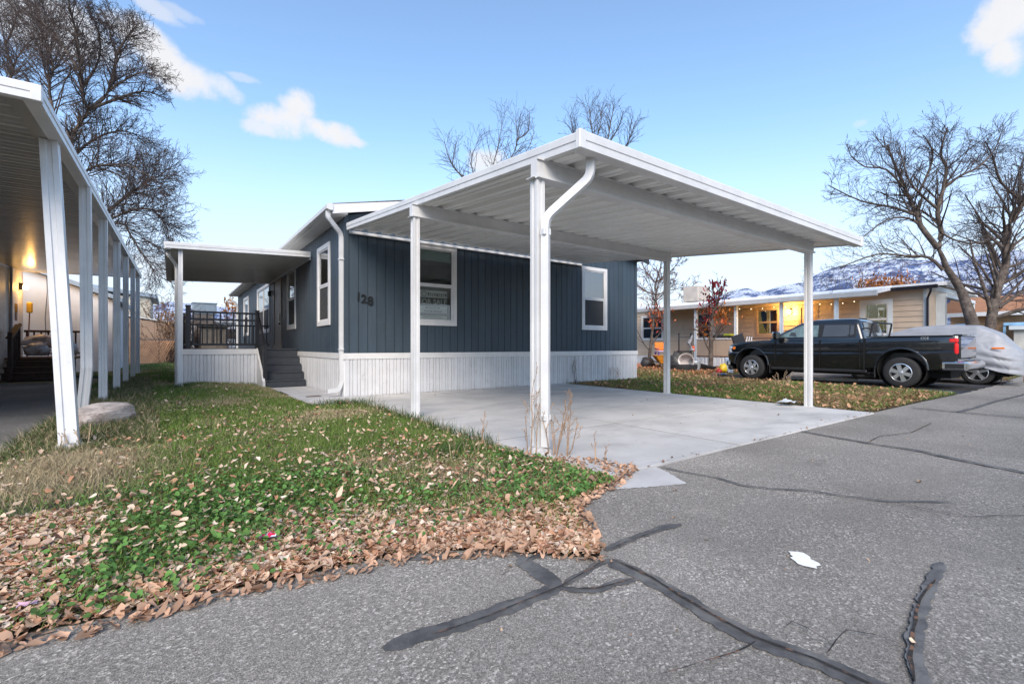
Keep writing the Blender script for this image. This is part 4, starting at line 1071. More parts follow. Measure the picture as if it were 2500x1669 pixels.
spout('downspout', aw, [(-.06, AY0 + .35, za(AX0) - .02), (-.06, AY0 + .35, za(AX0) - .12), (.11, AY0 + .62, za(AX0) - .32), (.11, AY0 + .62, .1)], up=(1, .5, 0))
o = thing('porch_lamp', 'small black lantern on blue wall above the porch door side', 'lantern', (2.93, 18.95, 3.05))
bx('backplate', o, 2.965, 2.986, 18.88, 19.02, 2.98, 3.14, BLACKM); bx('lamp_body', o, 2.83, 2.95, 18.89, 19.01, 2.92, 3.10, BLACKM, .02); bx('bracket', o, 2.90, 2.97, 18.93, 18.97, 3.09, 3.12, BLACKM)

# ================================================================== LEFT NEIGHBOUR
lc = thing('neighbour_carport', 'long white metal carport with leaning and bent posts', 'carport', (-1.05, 6.2, 0))
LX0, LX1, LY0, LY1 = -4.42, -1.0, 6.05, 24.2
zl = lambda x, y: 3.37 + (y - LY0) * .0275 + (x - LX1) * .012
NL = 60; lp = (LY1 - LY0 - .04) / NL
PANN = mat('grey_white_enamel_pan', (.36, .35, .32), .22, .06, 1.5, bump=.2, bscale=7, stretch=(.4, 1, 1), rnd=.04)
mb = MB(); top = [(0, .035), (.022, .035), (.032, 0), (.13, .0), (.14, .012), (.16, .012), (.17, 0), (lp - .032, 0), (lp - .022, .035), (lp, .035)]
prof = top + [(a, b + .004) for a, b in reversed(top)]
mb.loft([[(LX0, y, (LX0 - LX1) * .012 + z) for y, z in prof], [(LX1 - .02, y, z) for y, z in prof]])
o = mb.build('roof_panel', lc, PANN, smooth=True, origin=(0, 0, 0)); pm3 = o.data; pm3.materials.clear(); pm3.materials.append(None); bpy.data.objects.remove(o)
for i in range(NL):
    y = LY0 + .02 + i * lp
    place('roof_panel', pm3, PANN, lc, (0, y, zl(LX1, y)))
fascia_bar(lc, (LX1, LY0, zl(LX1, LY0) - .02), (LX1, LY1, zl(LX1, LY1) - .02), .15, .10, (1, 0))
fascia_bar(lc, (LX0, LY0, zl(LX0, LY0) - .02), (LX1, LY0, zl(LX1, LY0) - .02), .15, .04, (0, -1))
fascia_bar(lc, (LX0, LY1, zl(LX0, LY1) - .02), (LX1, LY1, zl(LX1, LY1) - .02), .15, .04, (0, 1))
bx('corner_cap', lc, LX1 - .04, LX1 + .038, LY0 - .038, LY0 + .03, zl(LX1, LY0) - .026, zl(LX1, LY0) + .126, WHITE, .006)
bx('gutter_strip', lc, LX1 - .22, LX1 - .10, LY0 + .05, LY1 - .05, zl(LX1, LY0) - .012, zl(LX1, LY0) - .004, PANN, 0).rotation_euler = (math.atan(.0275), 0, 0)
for ch in list(lc.children):
    if ch.name.startswith('gutter_strip'): ch.location.z += (LY1 - LY0) / 2 * .0275
# first post leans outward, the second is buckled near its foot, the rest stand straight
post(lc, 0, 0, 0, 0, .15, top=[(-.865, 6.70, .05), (-1.10, 7.25, zl(-1.1, 7.25) - .02)])
post(lc, 0, 0, 0, 0, .13, top=[(-1.09, 9.45, 0), (-1.01, 9.30, .78), (-1.03, 9.29, zl(-1.06, 9.3) - .0)])
for y in (11.77, 14.5, 17.2, 20.2, 23.05): post(lc, -1.05, y, 0, zl(-1.05, y), .125)
mb = MB(); mb.lathe([(0, .08), (.09, .075), (.13, .03), (.15, -.02), (0, -.02)], (-.865, 6.70, .02), n=9); mb.build('footing', lc, fbk)
post(lc, -2.55, 22.9, 0, zl(-2.55, 22.9), .10, m=mat('grey_post', (.33, .34, .37), .5)); post(lc, -2.1, 24.05, 0, 3.3, .12)

nh = thing('neighbour_home', 'white mobile home with lit porch lamp behind the leaning carport', 'mobile home', (-4.45, 24.7, 0))
NX = -4.45
OLDW = mat('old_white_panel', (.62, .60, .56), .6, .10, 3, dirt=.25)
for i in range(34):
    y = 24.7 - i * .5
    bx('wall_panel', nh, NX - .1, NX, y - .497, y, .35, 3.92, OLDW, .006)
bx('roof', nh, NX - 5.5, NX + .10, 7.5, 24.85, 3.94, 4.08, WHITE, .02)
bx('skirting', nh, NX - .12, NX - .04, 7.8, 24.6, -.02, .36, SKIRT, 0)
d = bx('door', nh, NX + .002, NX + .03, 23.15, 23.95, 1.0, 3.05, NWHITE, .01)
bx('door_light', d, NX + .032, NX + .04, 23.38, 23.72, 2.0, 2.6, mat('dark_glass', (.03, .03, .035), .1), .004); bx('door_knob', d, NX + .03, NX + .1, 23.85, 23.91, 1.85, 1.92, BLACKM, .01)
bx('downpipe', nh, NX + .01, NX + .08, 22.82, 22.92, .3, 3.9, mat('grey_pipe', (.32, .34, .38), .5), .02)
def lamp(name, label, loc, dirv, energy, parts_mat, c=(1.0, .52, .13)):
    o = thing(name, label, 'lamp', loc)
    x, y, z = loc
    mb = MB(); mb.lathe([(0, .10), (.05, .09), (.085, 0), (.075, -.09), (0, -.10)], (x + dirv[0] * .11, y + dirv[1] * .11, z), n=12)
    mb.build('lamp_shade', o, mat('lamp_glow', (1, .7, .3), .4, emit=(1.0, .62, .20), emis=9.0), smooth=True)
    bx('backplate', o, x - .05, x + .05, y - .05, y + .05, z - .10, z + .14, parts_mat, .01)
    ld = bpy.data.lights.new(name + '_bulb', 'POINT'); ld.energy = energy; ld.color = c; ld.shadow_soft_size = .08
    lo = bpy.data.objects.new('bulb', ld); col.objects.link(lo); lo.parent = o; lo.location = (dirv[0] * .26, dirv[1] * .26, -.02)
    return o
lamp('porch_lamp', 'glowing orange wall lamp beside the left neighbour\'s door', (NX + .05, 24.15, 3.25), (1, 0), 24, BLACKM)
# white addition behind the deck, blue-grey sloping roof
ad = thing('white_addition', 'white rendered lean-to with grey blue sloping roof beyond trash bags', 'building', (-5, 26, 0))
mb = MB(); mb.prism([(-9, 0), (-1.95, 0), (-1.95, 3.05), (-5.2, 4.35), (-9, 4.35)], 26.0, 31, 'y'); mb.build('wall', ad, NWHITE)
mb = MB(); mb.prism([(-5.3, 4.42), (-1.7, 2.98), (-1.7, 3.16), (-5.3, 4.60)], 25.7, 31.2, 'y'); mb.build('roof', ad, mat('blue_grey_metal', (.30, .38, .47), .45))
mb = MB(); mb.prism([(-9.3, 4.42), (-5.3, 4.42), (-5.3, 4.60), (-9.3, 4.60)], 25.7, 31.2, 'y'); mb.build('roof', ad, MATS['blue_grey_metal'])
bx('corner_board', ad, -2.02, -1.93, 25.97, 26.0, 0, 3.02, mat('grey_post', (.33, .34, .37)), .003)
mb = MB(); mb.tube([(-4.02, 25.96, 4.0), (-4.0, 25.95, 3.3), (-4.06, 25.95, 2.2), (-4.02, 25.95, .8)], .012, 6, (0, 1, 0)); mb.build('cable', ad, mat('cable_grey', (.12, .12, .13)))
# steps and deck of that home
BRN = mat('dark_brown_timber', (.050, .028, .020), .7, .25, 8, bump=.3)
st = thing('brown_steps', 'dark brown wooden steps and deck with railing beside white home', 'steps', (-3.5, 22, 0))
for i in range(7): bx('deck_board', st, NX + .02, -2.7, 22.2 + i * .35, 22.54 + i * .35, .66, .72, mat('worn_brown_timber', (.15, .075, .04), .8, .3, 6, bump=.3), .005)
for i in range(3):
    bx('tread', st, NX + .1, -2.7, 21.3 + i * .3, 21.63 + i * .3, .20 + i * .18, .245 + i * .18, BRN, .008)
    bx('riser', st, NX + .12, -2.72, 21.34 + i * .3, 21.37 + i * .3, .02 + i * .18, .20 + i * .18, BRN, .003)
bx('skirt_board', st, NX + .1, -2.7, 22.16, 22.2, .02, .66, BRN)
bx('top_rail', st, NX + .05, -2.5, 24.5, 24.6, 1.62, 1.70, BRN, .01); bx('bottom_rail', st, NX + .05, -2.5, 24.53, 24.57, .80, .86, BRN, .005)
for i in range(10): bx('baluster', st, NX + .10 + i * .19, NX + .15 + i * .19, 24.53, 24.57, .74, 1.62, BRN, .004)
bx('newel_post', st, -2.62, -2.52, 24.5, 24.6, .1, 1.75, BRN, .01)
bx('newel_post', st, NX + .28, NX + .38, 21.2, 21.3, 0, 1.55, BRN, .01); bx('newel_post', st, NX + .28, NX + .38, 22.2, 22.3, .1, 1.75, BRN, .01)
mb = MB(); mb.sweep([(NX + .33, 21.15, 1.35), (NX + .33, 22.3, 1.82)], [(-.08, -.02), (-.08, .02), (.08, .02), (.08, -.02)]); mb.build('hand_rail', st, BRN)
for i in range(4): bx('baluster', st, NX + .31, NX + .35, 21.35 + i * .22, 21.39 + i * .22, .3 + i * .1, 1.4 + i * .09, BRN, .004)
def lump(name, label, cat, c, r, m, seed, amp=.16, seg=18, sq=1., group=None):
    mb = MB(); rings = []
    for i in range(1, 10):
        ph = math.pi * i / 10; ring = []
        for j in range(seg):
            th = 2 * math.pi * j / seg; d = Vector((math.sin(ph) * math.cos(th), math.sin(ph) * math.sin(th), math.cos(ph)))
            f = 1 + amp * mnoise.noise(d * 2.2 + Vector((seed, 0, 0))) + amp * .55 * mnoise.noise(d * 6 + Vector((0, seed, 0)))
            z = d.z * r[2] * f
            ring.append((c[0] + d.x * r[0] * f, c[1] + d.y * r[1] * f, c[2] + max(z, -r[2] * .75)))
        rings.append(ring)
    mb.loft(rings); o = mb.build(name, None, m, smooth='all')
    return tag(o, label, cat, group)
BAG = mat('clear_trash_bag', (.42, .34, .30), .25, .35, 9, bump=.9, bscale=14, c2=(.60, .58, .60), thr=(.4, .6))
lump('trash_bag', 'pale stuffed trash bag lying lowest at the front of the deck', 'bag', (-3.78, 22.9, .97), (.33, .30, .26), BAG, 1, .3, group='trash bags on the brown deck')
lump('trash_bag', 'stuffed trash bag resting on top of the heap against the railing', 'bag', (-3.80, 23.5, 1.24), (.45, .30, .27), BAG, 5, .35, group='trash bags on the brown deck')
lump('trash_bag', 'round brownish trash bag at the right end of the deck', 'bag', (-3.02, 23.0, .99), (.28, .27, .29), BAG, 9, .25, group='trash bags on the brown deck')
lump('blue_bag', 'small bright blue bag wedged behind the trash bags', 'bag', (-3.28, 23.85, 1.25), (.2, .13, .2), mat('blue_plastic', (.03, .22, .65), .3), 13, .3)
o = thing('push_broom', 'yellow headed broom standing upside down at the wall corner', 'broom', (-4.25, 24.42, .72))
mb = MB(); mb.tube([(-4.28, 24.40, .72), (-4.23, 24.42, 2.35)], .018, 8); mb.build('handle', o, mat('red_brown_handle', (.20, .06, .06), .5))
bx('head', o, -4.31, -4.15, 24.36, 24.48, 2.33, 2.72, mat('yellow_bristle', (.55, .36, .06), .8), .03)

# weathered log by the second post
mb = MB(); rings = []
LA, LB = Vector((-1.02, 8.05, .13)), Vector((-.50, 8.55, .16)); ax = (LB - LA); t_ = ax.normalized(); s1 = t_.cross(Vector((0, 0, 1))).normalized(); s2 = s1.cross(t_)
for i in range(15):
    f = i / 14; p = LA + ax * f; ring = []
    rr_ = (.155 + .035 * math.sin(f * 3.0)) * (1 if 0 < i < 14 else .86)
    for j in range(26):
        a = 2 * math.pi * j / 26
        g = 1 + .12 * mnoise.noise(Vector((math.cos(a) * 2.2, math.sin(a) * 2.2, f * 1.2))) + .16 * mnoise.noise(Vector((math.cos(a) * 6, math.sin(a) * 6, f * 1.6)))
        q = p + s1 * math.cos(a) * rr_ * g * 1.05 + s2 * math.sin(a) * rr_ * g
        ring.append((q.x, q.y, max(q.z, -.02)))
    rings.append(ring)
mb.loft(rings)
o = mb.build('weathered_log', None, mat('bleached_wood', (.50, .43, .385), .85, .3, 9, bump=1.0, bscale=22, stretch=(.6, .6, 3.2), c2=(.26, .19, .155), thr=(.50, .64)), smooth=True)
tag(o, 'short bleached grey log lying in the grass between carport posts', 'log')

# fence, shed and houses behind the left lawn
fe = thing('chain_link_fence', 'chain link fence woven with tan privacy slats at the back of the lawn', 'fence', (-2, 34.6, 0))
FSL = mat('tan_slat', (.42, .23, .13), .8, .2, 3, rnd=.15)
LATM = MB(); LATM.sweep([(0, 0, 0), (.62, 0, 1.32)], [(-.028, -.006), (-.028, .006), (.028, .006), (.028, -.006)], (0, 1, 0))
o = LATM.build('slat', fe, FSL, origin=(0, 0, 0)); lm = o.data; lm.materials.clear(); lm.materials.append(None); bpy.data.objects.remove(o)
for i in range(46): place('slat', lm, FSL, fe, (-5.2 + i * .105, 34.6, .12))
bx('top_rail', fe, -5.3, .55, 34.57, 34.61, 1.47, 1.52, mat('dark_pipe', (.10, .09, .09), .5), .01); bx('bottom_rail', fe, -5.3, .55, 34.57, 34.61, .06, .10, mat('dark_pipe', (.1, .1, .1)), .01)
for x in (-5.2, -2.9, -.6, .5): bx('post', fe, x - .03, x + .03, 34.62, 34.68, 0, 1.56, MATS['dark_pipe'], .01)
for i, x in enumerate((-2.55, -2.47)): bx('fence_board', fe, x, x + .07, 33.0 + i * .1, 33.05 + i * .1, .0, 1.5, BRN, .004)
sh = thing('tan_shed', 'low tan shed with shallow gable roof behind the fence', 'shed', (-1, 37, 0))
SHT = mat('tan_metal_wall', (.36, .25, .18), .6, .06, 2)
for i in range(9): bx('wall_panel', sh, -5.2 + i * .62, -4.59 + i * .62, 37, 37.04, 0, 2.52 + .085 * min(i, 8 - i) * 1.2, SHT, .006)
mb = MB(); mb.prism([(-5.4, 2.48), (-2.4, 2.98), (.6, 2.48), (.6, 2.56), (-2.4, 3.07), (-5.4, 2.56)], 36.9, 41, 'y'); mb.build('roof', sh, WHITE)
mb = MB(); mb.box(-5.2, .38, 37.05, 41, 0, 2.5); mb.build('body', sh, SHT)
b2 = thing('beige_house', 'pale beige house with grey roof seen between the left posts', 'house', (-4.5, 42, 0))
for i in range(8): bx('siding_board', b2, -8.5 + 0, -1.2, 41.98, 42.0, .4 + i * .52, .9 + i * .52, mat('beige_siding', (.52, .49, .41), .6), .01)
mb = MB(); mb.box(-8.5, -1.2, 42.0, 48, 0, 4.6); mb.build('wall', b2, MATS['beige_siding'])
mb = MB(); mb.prism([(-9, 5.6), (-.8, 4.5), (-.8, 4.75), (-9, 5.9)], 41.7, 48.3, 'y'); mb.build('roof', b2, MATS['blue_grey_metal'])
b3 = thing('white_trailer', 'far white flat roofed trailer glimpsed through the porch railing', 'trailer', (3.5, 44, 0))
mb = MB(); mb.box(.9, 7.5, 44, 47, 1.0, 3.0); mb.build('body', b3, NWHITE); mb = MB(); mb.box(.7, 7.7, 43.8, 47.2, 3.0, 3.12); mb.build('roof', b3, WHITE)
for x in (1.6, 3.4, 5.4): bx('window', b3, x, x + .9, 43.96, 43.99, 1.7, 2.5, mat('dark_glass', (.03, .03, .035)), .01)
mb = MB(); mb.box(.9, 7.5, 44.02, 47, 0, 1.0); mb.build('skirting', b3, SKIRT)
b4 = thing('grey_evaporative_cooler', 'grey box cooler unit standing above the far railing', 'cooler', (2.0, 40, 0))
bx('stand', b4, 1.35, 2.5, 40.1, 41.0, 0, 3.4, mat('weathered_tan', (.33, .27, .22), .8), .02); bx('housing', b4, 1.2, 2.65, 40, 41.2, 3.4, 4.15, mat('cooler_grey', (.42, .47, .50), .5), .03); bx('lid', b4, 1.15, 2.7, 39.95, 41.25, 4.15, 4.22, MATS['cooler_grey'], .02)
b5 = thing('wood_shed', 'small dark weathered wood shed behind the porch railing', 'shed', (3.2, 36, 0))
for i in range(7): bx('board', b5, 1.55 + i * .2, 1.745 + i * .2, 36, 36.03, 0, 2.35, mat('weathered_board', (.17, .14, .11), .85, .2, 4, rnd=.2), .005)
mb = MB(); mb.box(1.55, 2.95, 36.04, 37.6, 0, 2.3); mb.build('body', b5, MATS['weathered_board']); bx('roof', b5, 1.4, 3.1, 35.8, 37.8, 2.36, 2.46, SHINGLE, .01)

# ================================================================== RIGHT NEIGHBOUR
TW, TP = 23.5, 21.9                         # wall plane and porch front plane (both look to -X)
yx = lambda px, X: float(on_x(px, HZ, X)[1])
zx = lambda px, py, X: float(on_x(px, py, X)[2])
TY0, TY1 = yx(2262, TW), 27.0
th = thing('tan_mobile_home', 'tan lap sided mobile home with lit porch behind the black truck', 'mobile home', (TW, TY0, 0))
TE = 3.36
TWIN = [(yx(1620, TW), yx(1566, TW), 1.45, 2.95), (yx(1905, TW), yx(1843, TW), 1.55, 3.0), (yx(2180, TW), yx(2099, TW), 1.42, 3.02), (yx(1745, TW), yx(1700, TW), 1.45, 2.95)]
TDOOR = (yx(1998, TW), yx(1950, TW), .95, 2.98)
holes = [(a + .05, b - .05, c + .05, d - .05) for a, b, c, d in TWIN]
wall_sheet('wall', th, 'X', TW, -.12, -.014, rect_minus(TY0 + .1, TY1, .05, TE, holes + [TDOOR]), mat('tan_backing', (.25, .19, .15), .8))
lapm = {}
nl = 13; lh = (TE - .55) / nl
for i in range(nl):
    z0 = .55 + i * lh
    for a, b, e, f in rect_minus(TY0 + .09, TY1, z0, z0 + lh, holes + [TDOOR]):
        if f - e < lh - 1e-3:
            fb('lap_board', th, 'X', TW, a, b, -.014, .004, e, f, TAN, .002); continue
        k_ = round(b - a, 3)
        if k_ not in lapm:
            mb = MB(); mb.prism([(-.028, 0), (.014, 0), (.014, lh), (-.006, lh)], 0, b - a, 'y')
            o = mb.build('lap_board', th, TAN, origin=(0, 0, 0)); lapm[k_] = o.data; o.data.materials.clear(); o.data.materials.append(None); bpy.data.objects.remove(o)
        place('lap_board', lapm[k_], TAN, th, (TW, a, z0))
PTRIM = mat('pale_blue_white_trim', (.62, .68, .72), .5, .05)
window(th, 'X', TW, *TWIN[0], casing=.10, trim=WHITE_PAINT, scr=False)
w2 = window(th, 'X', TW, *TWIN[1], casing=.13, trim=mat('tan_trim', (.40, .30, .22), .6), frame=mat('tan_trim', (.4, .3, .2)), scr=False)
window(th, 'X', TW, *TWIN[2], casing=.17, trim=PTRIM, scr=False); window(th, 'X', TW, *TWIN[3], casing=.1, trim=WHITE_PAINT, scr=False)
mb = MB()                                      # tied-back yellow curtain
ya, yb = TWIN[1][0] + .16, TWIN[1][1] - .16
N_ = 9
L = [(TW + .06 + .015 * (i % 2), yb, 1.7 + 1.15 * i / N_) for i in range(N_ + 1)]
R_ = [(TW + .075, yb - (.34 * (1 - i / N_) ** 2 + .09), 1.7 + 1.15 * i / N_) for i in range(N_ + 1)]
mb.add(L + R_, [(i, i + 1, N_ + 2 + i, N_ + 1 + i) for i in range(N_)]); mb.build('curtain', w2, mat('glowing_yellow_curtain', (.75, .50, .06), .7, emit=(1.0, .60, .08), emis=.22), fix=False)  # curtain cloth emits a little, standing in for room light behind it
bx('roller_blind', th, TW + .10, TW + .11, TWIN[2][0] + .18, TWIN[2][1] - .18, 1.75, 2.85, mat('glowing_cream_blind', (.62, .50, .22), .8, .15, 4, emit=(1, .78, .3), emis=.16), 0)  # blind glows faintly so the window looks lit from inside
dd = bx_frame('door', th, 'X', TW, TDOOR[0], TDOOR[1], -.03, .03, TDOOR[2], TDOOR[3], .10, MATS['tan_trim'])
fb('leaf', dd, 'X', TW, TDOOR[0] + .1, TDOOR[1] - .1, -.03, 0, TDOOR[2] + .1, TDOOR[3] - .1, MATS['tan_trim']); fb('door_light', dd, 'X', TW, TDOOR[0] + .3, TDOOR[1] - .3, .001, .01, 1.9, 2.75, mat('dark_glass', (.03, .03, .03)), .004)
mb = MB(); mb.box(TW + .2, TW + 3.2, TY0 + .2, TY1 - .2, .7, .75); mb.box(TW + 3.2, TW + 3.3, TY0 + .2, TY1 - .2, .75, 3.3); mb.build('interior', th, ROOM)
skirt(th, 'X', TW - .004, TY0 + .05, TY1, -.02, .56, SKIRT, .8)
fb('corner_board', th, 'X', TW, TY0 - .01, TY0 + .09, .0, .03, .5, TE, PTRIM)
# end wall to the street with a bay window
XE = 30.0
wall_sheet('wall', th, 'Y', TY0, -.1, 0, [(TW + .02, XE, .0, TE)], TAN)
mb = MB(); mb.prism([(TW + .02, TE), (XE, TE), ((TW + XE) / 2, TE + .30)], TY0, TY0 + .1, 'y'); mb.build('gable_wall', th, mat('white_gable', (.66, .70, .72), .6))
bz0, bz1 = 1.25, 3.05
ba = [float(on_y(px, 845, TY0 - q)[0]) for px, q in ((2284, 0), (2296, .35), (2330, .35), (2352, 0))]
bay = wall_sheet('bay_window', th, 'Y', TY0, .002, .32, [(ba[0] + .02, ba[3] + .5, bz1 + .0, bz1 + .14), (ba[0] + .02, ba[3] + .5, bz0 - .14, bz0)], PTRIM)
for i, (a, b) in enumerate(((ba[0], ba[0] + .12), (ba[1] + 1.0, ba[1] + 1.2), (ba[3] + .35, ba[3] + .5))): fb('mullion', bay, 'Y', TY0, a, b, .0, .30, bz0, bz1, PTRIM, .005)
fb('pane', bay, 'Y', TY0, ba[0] + .12, ba[3] + .35, .20, .21, bz0, bz1, GLASS, 0); fb('blind', bay, 'Y', TY0, ba[0] + .12, ba[3] + .35, .01, .18, bz0, bz1, mat('sage_blind', (.36, .40, .34), .8, .1), 0)
# roof: low pitch, patched white edge, black gutter on the bare stretch
SNOW = mat('white_roof_coating', (.82, .83, .86), .6, .10, 6, bump=.4)
mb = MB(); XM2 = (TW + XE) / 2
mb.prism([(TW - .28, TE + .02), (XM2, TE + .34), (XE + .2, TE + .02), (XE + .2, TE + .16), (XM2, TE + .48), (TW - .28, TE + .16)], TY0 - .35, TY1 + .2, 'y'); mb.build('roof', th, SNOW)
yg = yx(2133, TP)
mb = MB(); mb.prism([(TW - .40, TE - .07), (TW - .29, TE - .07), (TW - .29, TE + .06), (TW - .42, TE + .06)], TY0 - .4, yx(2150, TW), 'y'); mb.build('gutter', th, mat('black_gutter', (.012, .010, .018), .4))
spout('downspout', th, [(TW - .34, TY0 - .2, TE - .07), (TW - .34, TY0 - .2, TE - .16), (TW - .08, TY0 - .05, TE - .4), (TW - .08, TY0 - .05, .3)], MATS['black_gutter'])
bx('roof_cooler', th, 24.6, 25.8, yx(1700, 25.2) - .5, yx(1700, 25.2) + .5, TE + .35, TE + 1.25, mat('beige_cooler', (.42, .37, .32), .7), .04)
# porch
tp = thing('tan_porch', 'long tan porch with white posts, half walls and white roof edge', 'porch', (TP, yx(1900, TP), 0))
PY0, PY1 = yg, yx(1690, TP)
zpr = 3.13
mb = MB(); mb.prism([(TP - .25, zpr - .02), (TW - .03, zpr + .24), (TW - .03, zpr + .36), (TP - .25, zpr + .14)], PY0 - .2, yx(1556, TP), 'y'); mb.build('roof', tp, SNOW)
mb = MB(); mb.prism([(TP - .36, zpr - .09), (TP - .26, zpr - .12), (TP - .26, zpr + .11), (TP - .40, zpr + .09)], PY0 - .2, yx(1556, TP), 'y'); mb.build('gutter', tp, WHITE)
for px in (1699, 1797, 1908, 2042): post(tp, TP, yx(px, TP), 0, zpr - .02, .13, name='post', m=PTRIM)
HWT = mat('tan_panel', (.46, .34, .25), .7, .05, 2)
segs = [1699, 1748, 1797, 1852, 1908, 1975, 2042]
for a, b in zip(segs, segs[1:]):
    bx('half_wall', tp, TP - .02, TP + .02, yx(b, TP) + .008, yx(a, TP) - .008, .62, 1.42, HWT, .004)
bx('cap_rail', tp, TP - .05, TP + .05, yx(2042, TP), yx(1797, TP) - .06, 1.43, 1.49, mat('brown_cap', (.16, .08, .05), .6), .01); bx('cap_rail', tp, TP - .05, TP + .05, yx(1797, TP) + .06, yx(1699, TP), 1.43, 1.50, WHITE_PAINT, .01)
bx('bottom_trim', tp, TP - .03, TP + .03, yx(2042, TP), yx(1699, TP), .57, .615, MATS['brown_cap'], .004)
skirt(tp, 'X', TP + .0, yx(2042, TP), yx(1699, TP), -.02, .565, SKIRT, .85)
bx('deck', tp, TP + .05, TW - .05, yx(2042, TP), yx(1690, TP), .50, .58, DECKB, .01)
bx('tube_light', tp, TW - .35, TW - .2, yx(1835, TW - .3), yx(1795, TW - .3), 2.93, 2.99, mat('wood_tube', (.5, .36, .24), .6), .01)
lamp('porch_lamp', 'glowing orange wall lamp on the tan porch between two posts', (TW - .04, yx(1930, TW), 2.72), (-1, 0), 80, BLACKM)
sl = thing('string_lights', 'string of small round lights along the tan porch ceiling', 'string lights', (TP + .3, 9, 2.9))
mb = MB(); pts = [(TP + .32, yx(px, TP + .3), 2.93 - .05 * abs(math.sin(i * 1.1))) for i, px in enumerate(range(1805, 2100, 14))]
mb.tube(pts, .006, 4); mb.build('cable', sl, BLACKM)
gm = bpy.data.meshes.new('bulb'); bm = bmesh.new(); bmesh.ops.create_icosphere(bm, subdivisions=1, radius=.022); bm.to_mesh(gm); bm.free(); gm.materials.append(None)
for p in pts[::2]: place('bulb', gm, mat('bulb_glow', (1, .9, .7), emit=(1, .85, .6), emis=1.6), sl, (p[0], p[1], p[2] - .03))

# far buildings behind the tree at the right edge
fh = thing('orange_house', 'far small orange tan house with blue trimmed entry', 'house', (34, 4, 0))
c_ = at_depth(2440, HZ, 27.0); cx_, cy_ = float(c_[0]), float(c_[1])
ORT = mat('orange_tan_wall', (.52, .30, .16), .7, .08)
bx('wall', fh, cx_ - 1.5, cx_ + 5, cy_ - 2.4, cy_ + 2.4, 0, 2.9, ORT, .01)
for i in range(7): bx('siding_board', fh, cx_ - 1.53, cx_ - 1.505, cy_ - 2.4, cy_ + 2.4, .3 + i * .37, .65 + i * .37, ORT, .005)
mb = MB(); mb.prism([(cx_ - 2.1, 2.82), (cx_ + 1.6, 3.95), (cx_ + 5.4, 2.82), (cx_ + 5.4, 3.0), (cx_ + 1.6, 4.13), (cx_ - 2.1, 3.0)], cy_ - 2.9, cy_ + 2.9, 'y'); mb.build('roof', fh, mat('rust_roof', (.34, .16, .08), .9))
mb = MB(); mb.box(cx_ - 2.18, cx_ - 2.1, cy_ - 2.9, cy_ + 2.9, 2.78, 3.0); mb.build('fascia', fh, WHITE)
BLT = mat('sky_blue_trim', (.26, .46, .66), .5)
bx('entry_canopy', fh, cx_ - 2.6, cx_ - 1.5, cy_ - 2.0, cy_ - .5, 2.2, 2.36, BLT, .01)
for y in (cy_ - 1.95, cy_ - .58): bx('entry_post', fh, cx_ - 2.55, cx_ - 2.45, y, y + .1, 0, 2.2, BLT, .005)
w_ = bx('window', fh, cx_ - 1.55, cx_ - 1.50, cy_ - 1.6, cy_ - .9, 1.2, 2.1, mat('dark_glass', (.03, .03, .03)), .01)
gh_ = thing('grey_shed', 'pale grey flat topped building at the far right edge', 'building', (38, 1.5, 0))
c2_ = at_depth(2492, HZ, 24.0)
bx('wall', gh_, float(c2_[0]), float(c2_[0]) + 5, float(c2_[1]) - 3, float(c2_[1]) + .25, 0, 1.95, mat('pale_stucco', (.55, .54, .50), .8), .01); bx('fascia', gh_, float(c2_[0]) - .2, float(c2_[0]) + 5.2, float(c2_[1]) - 3.2, float(c2_[1]) + .4, 1.95, 2.15, mat('pale_blue_white_trim', (.6, .7, .7)), .01)

# ================================================================== BLACK PICKUP
PAINT = mat('black_car_paint', (.006, .007, .009), .22, .1, spec=.5, coat=1.0)
TRIMB = mat('black_plastic', (.015, .015, .016), .55); RUB = mat('tyre_rubber', (.022, .022, .023), .85, .2, 30, bump=.3, bscale=120)
CHROME = mat('chrome', (.75, .76, .78), .12, .03, metal=1.0); ALLOY = mat('alloy_wheel', (.72, .73, .75), .25, .05, metal=.85)
TGLASS = glass_mat('car_glass', (.35, .42, .42), .16); TGLASS_D = glass_mat('car_privacy_glass', (.07, .075, .08), .22)
REDL = mat('red_lamp', (.60, .008, .012), .15, .1, coat=.6, emit=(.6, .01, .01), emis=.15); ORL = mat('amber_lamp', (.85, .20, .02), .2)
tk = thing('pickup_truck', 'black crew cab pickup truck parked beyond the side yard', 'pickup truck', (16.5, 2.72, 0), local=True)
def hull(sts):
    """loft of half sections mirrored; sts: list of (y, [(x,z),...]) bottom centre to top centre"""
    rings = []
    for y, h in sts:
        rings.append([(x, y, z) for x, z in h] + [(-x, y, z) for x, z in reversed(h[1:-1])])
    mb = MB(); mb.loft(rings); return mb
def body_sec(zb, zt, wb, wm, wt, crown=.015):
    zm = (zb + zt) / 2
    return [(0, zb), (wb - .10, zb), (wb, zb + .05), (wm - .015, zb + .22), (wm, zm + .02), (wm - .03, zm + .06), (wm - .012, zt - .20), (wt, zt - .07), (wt - .03, zt - .012), (wt - .12, zt), (0, zt + crown)]
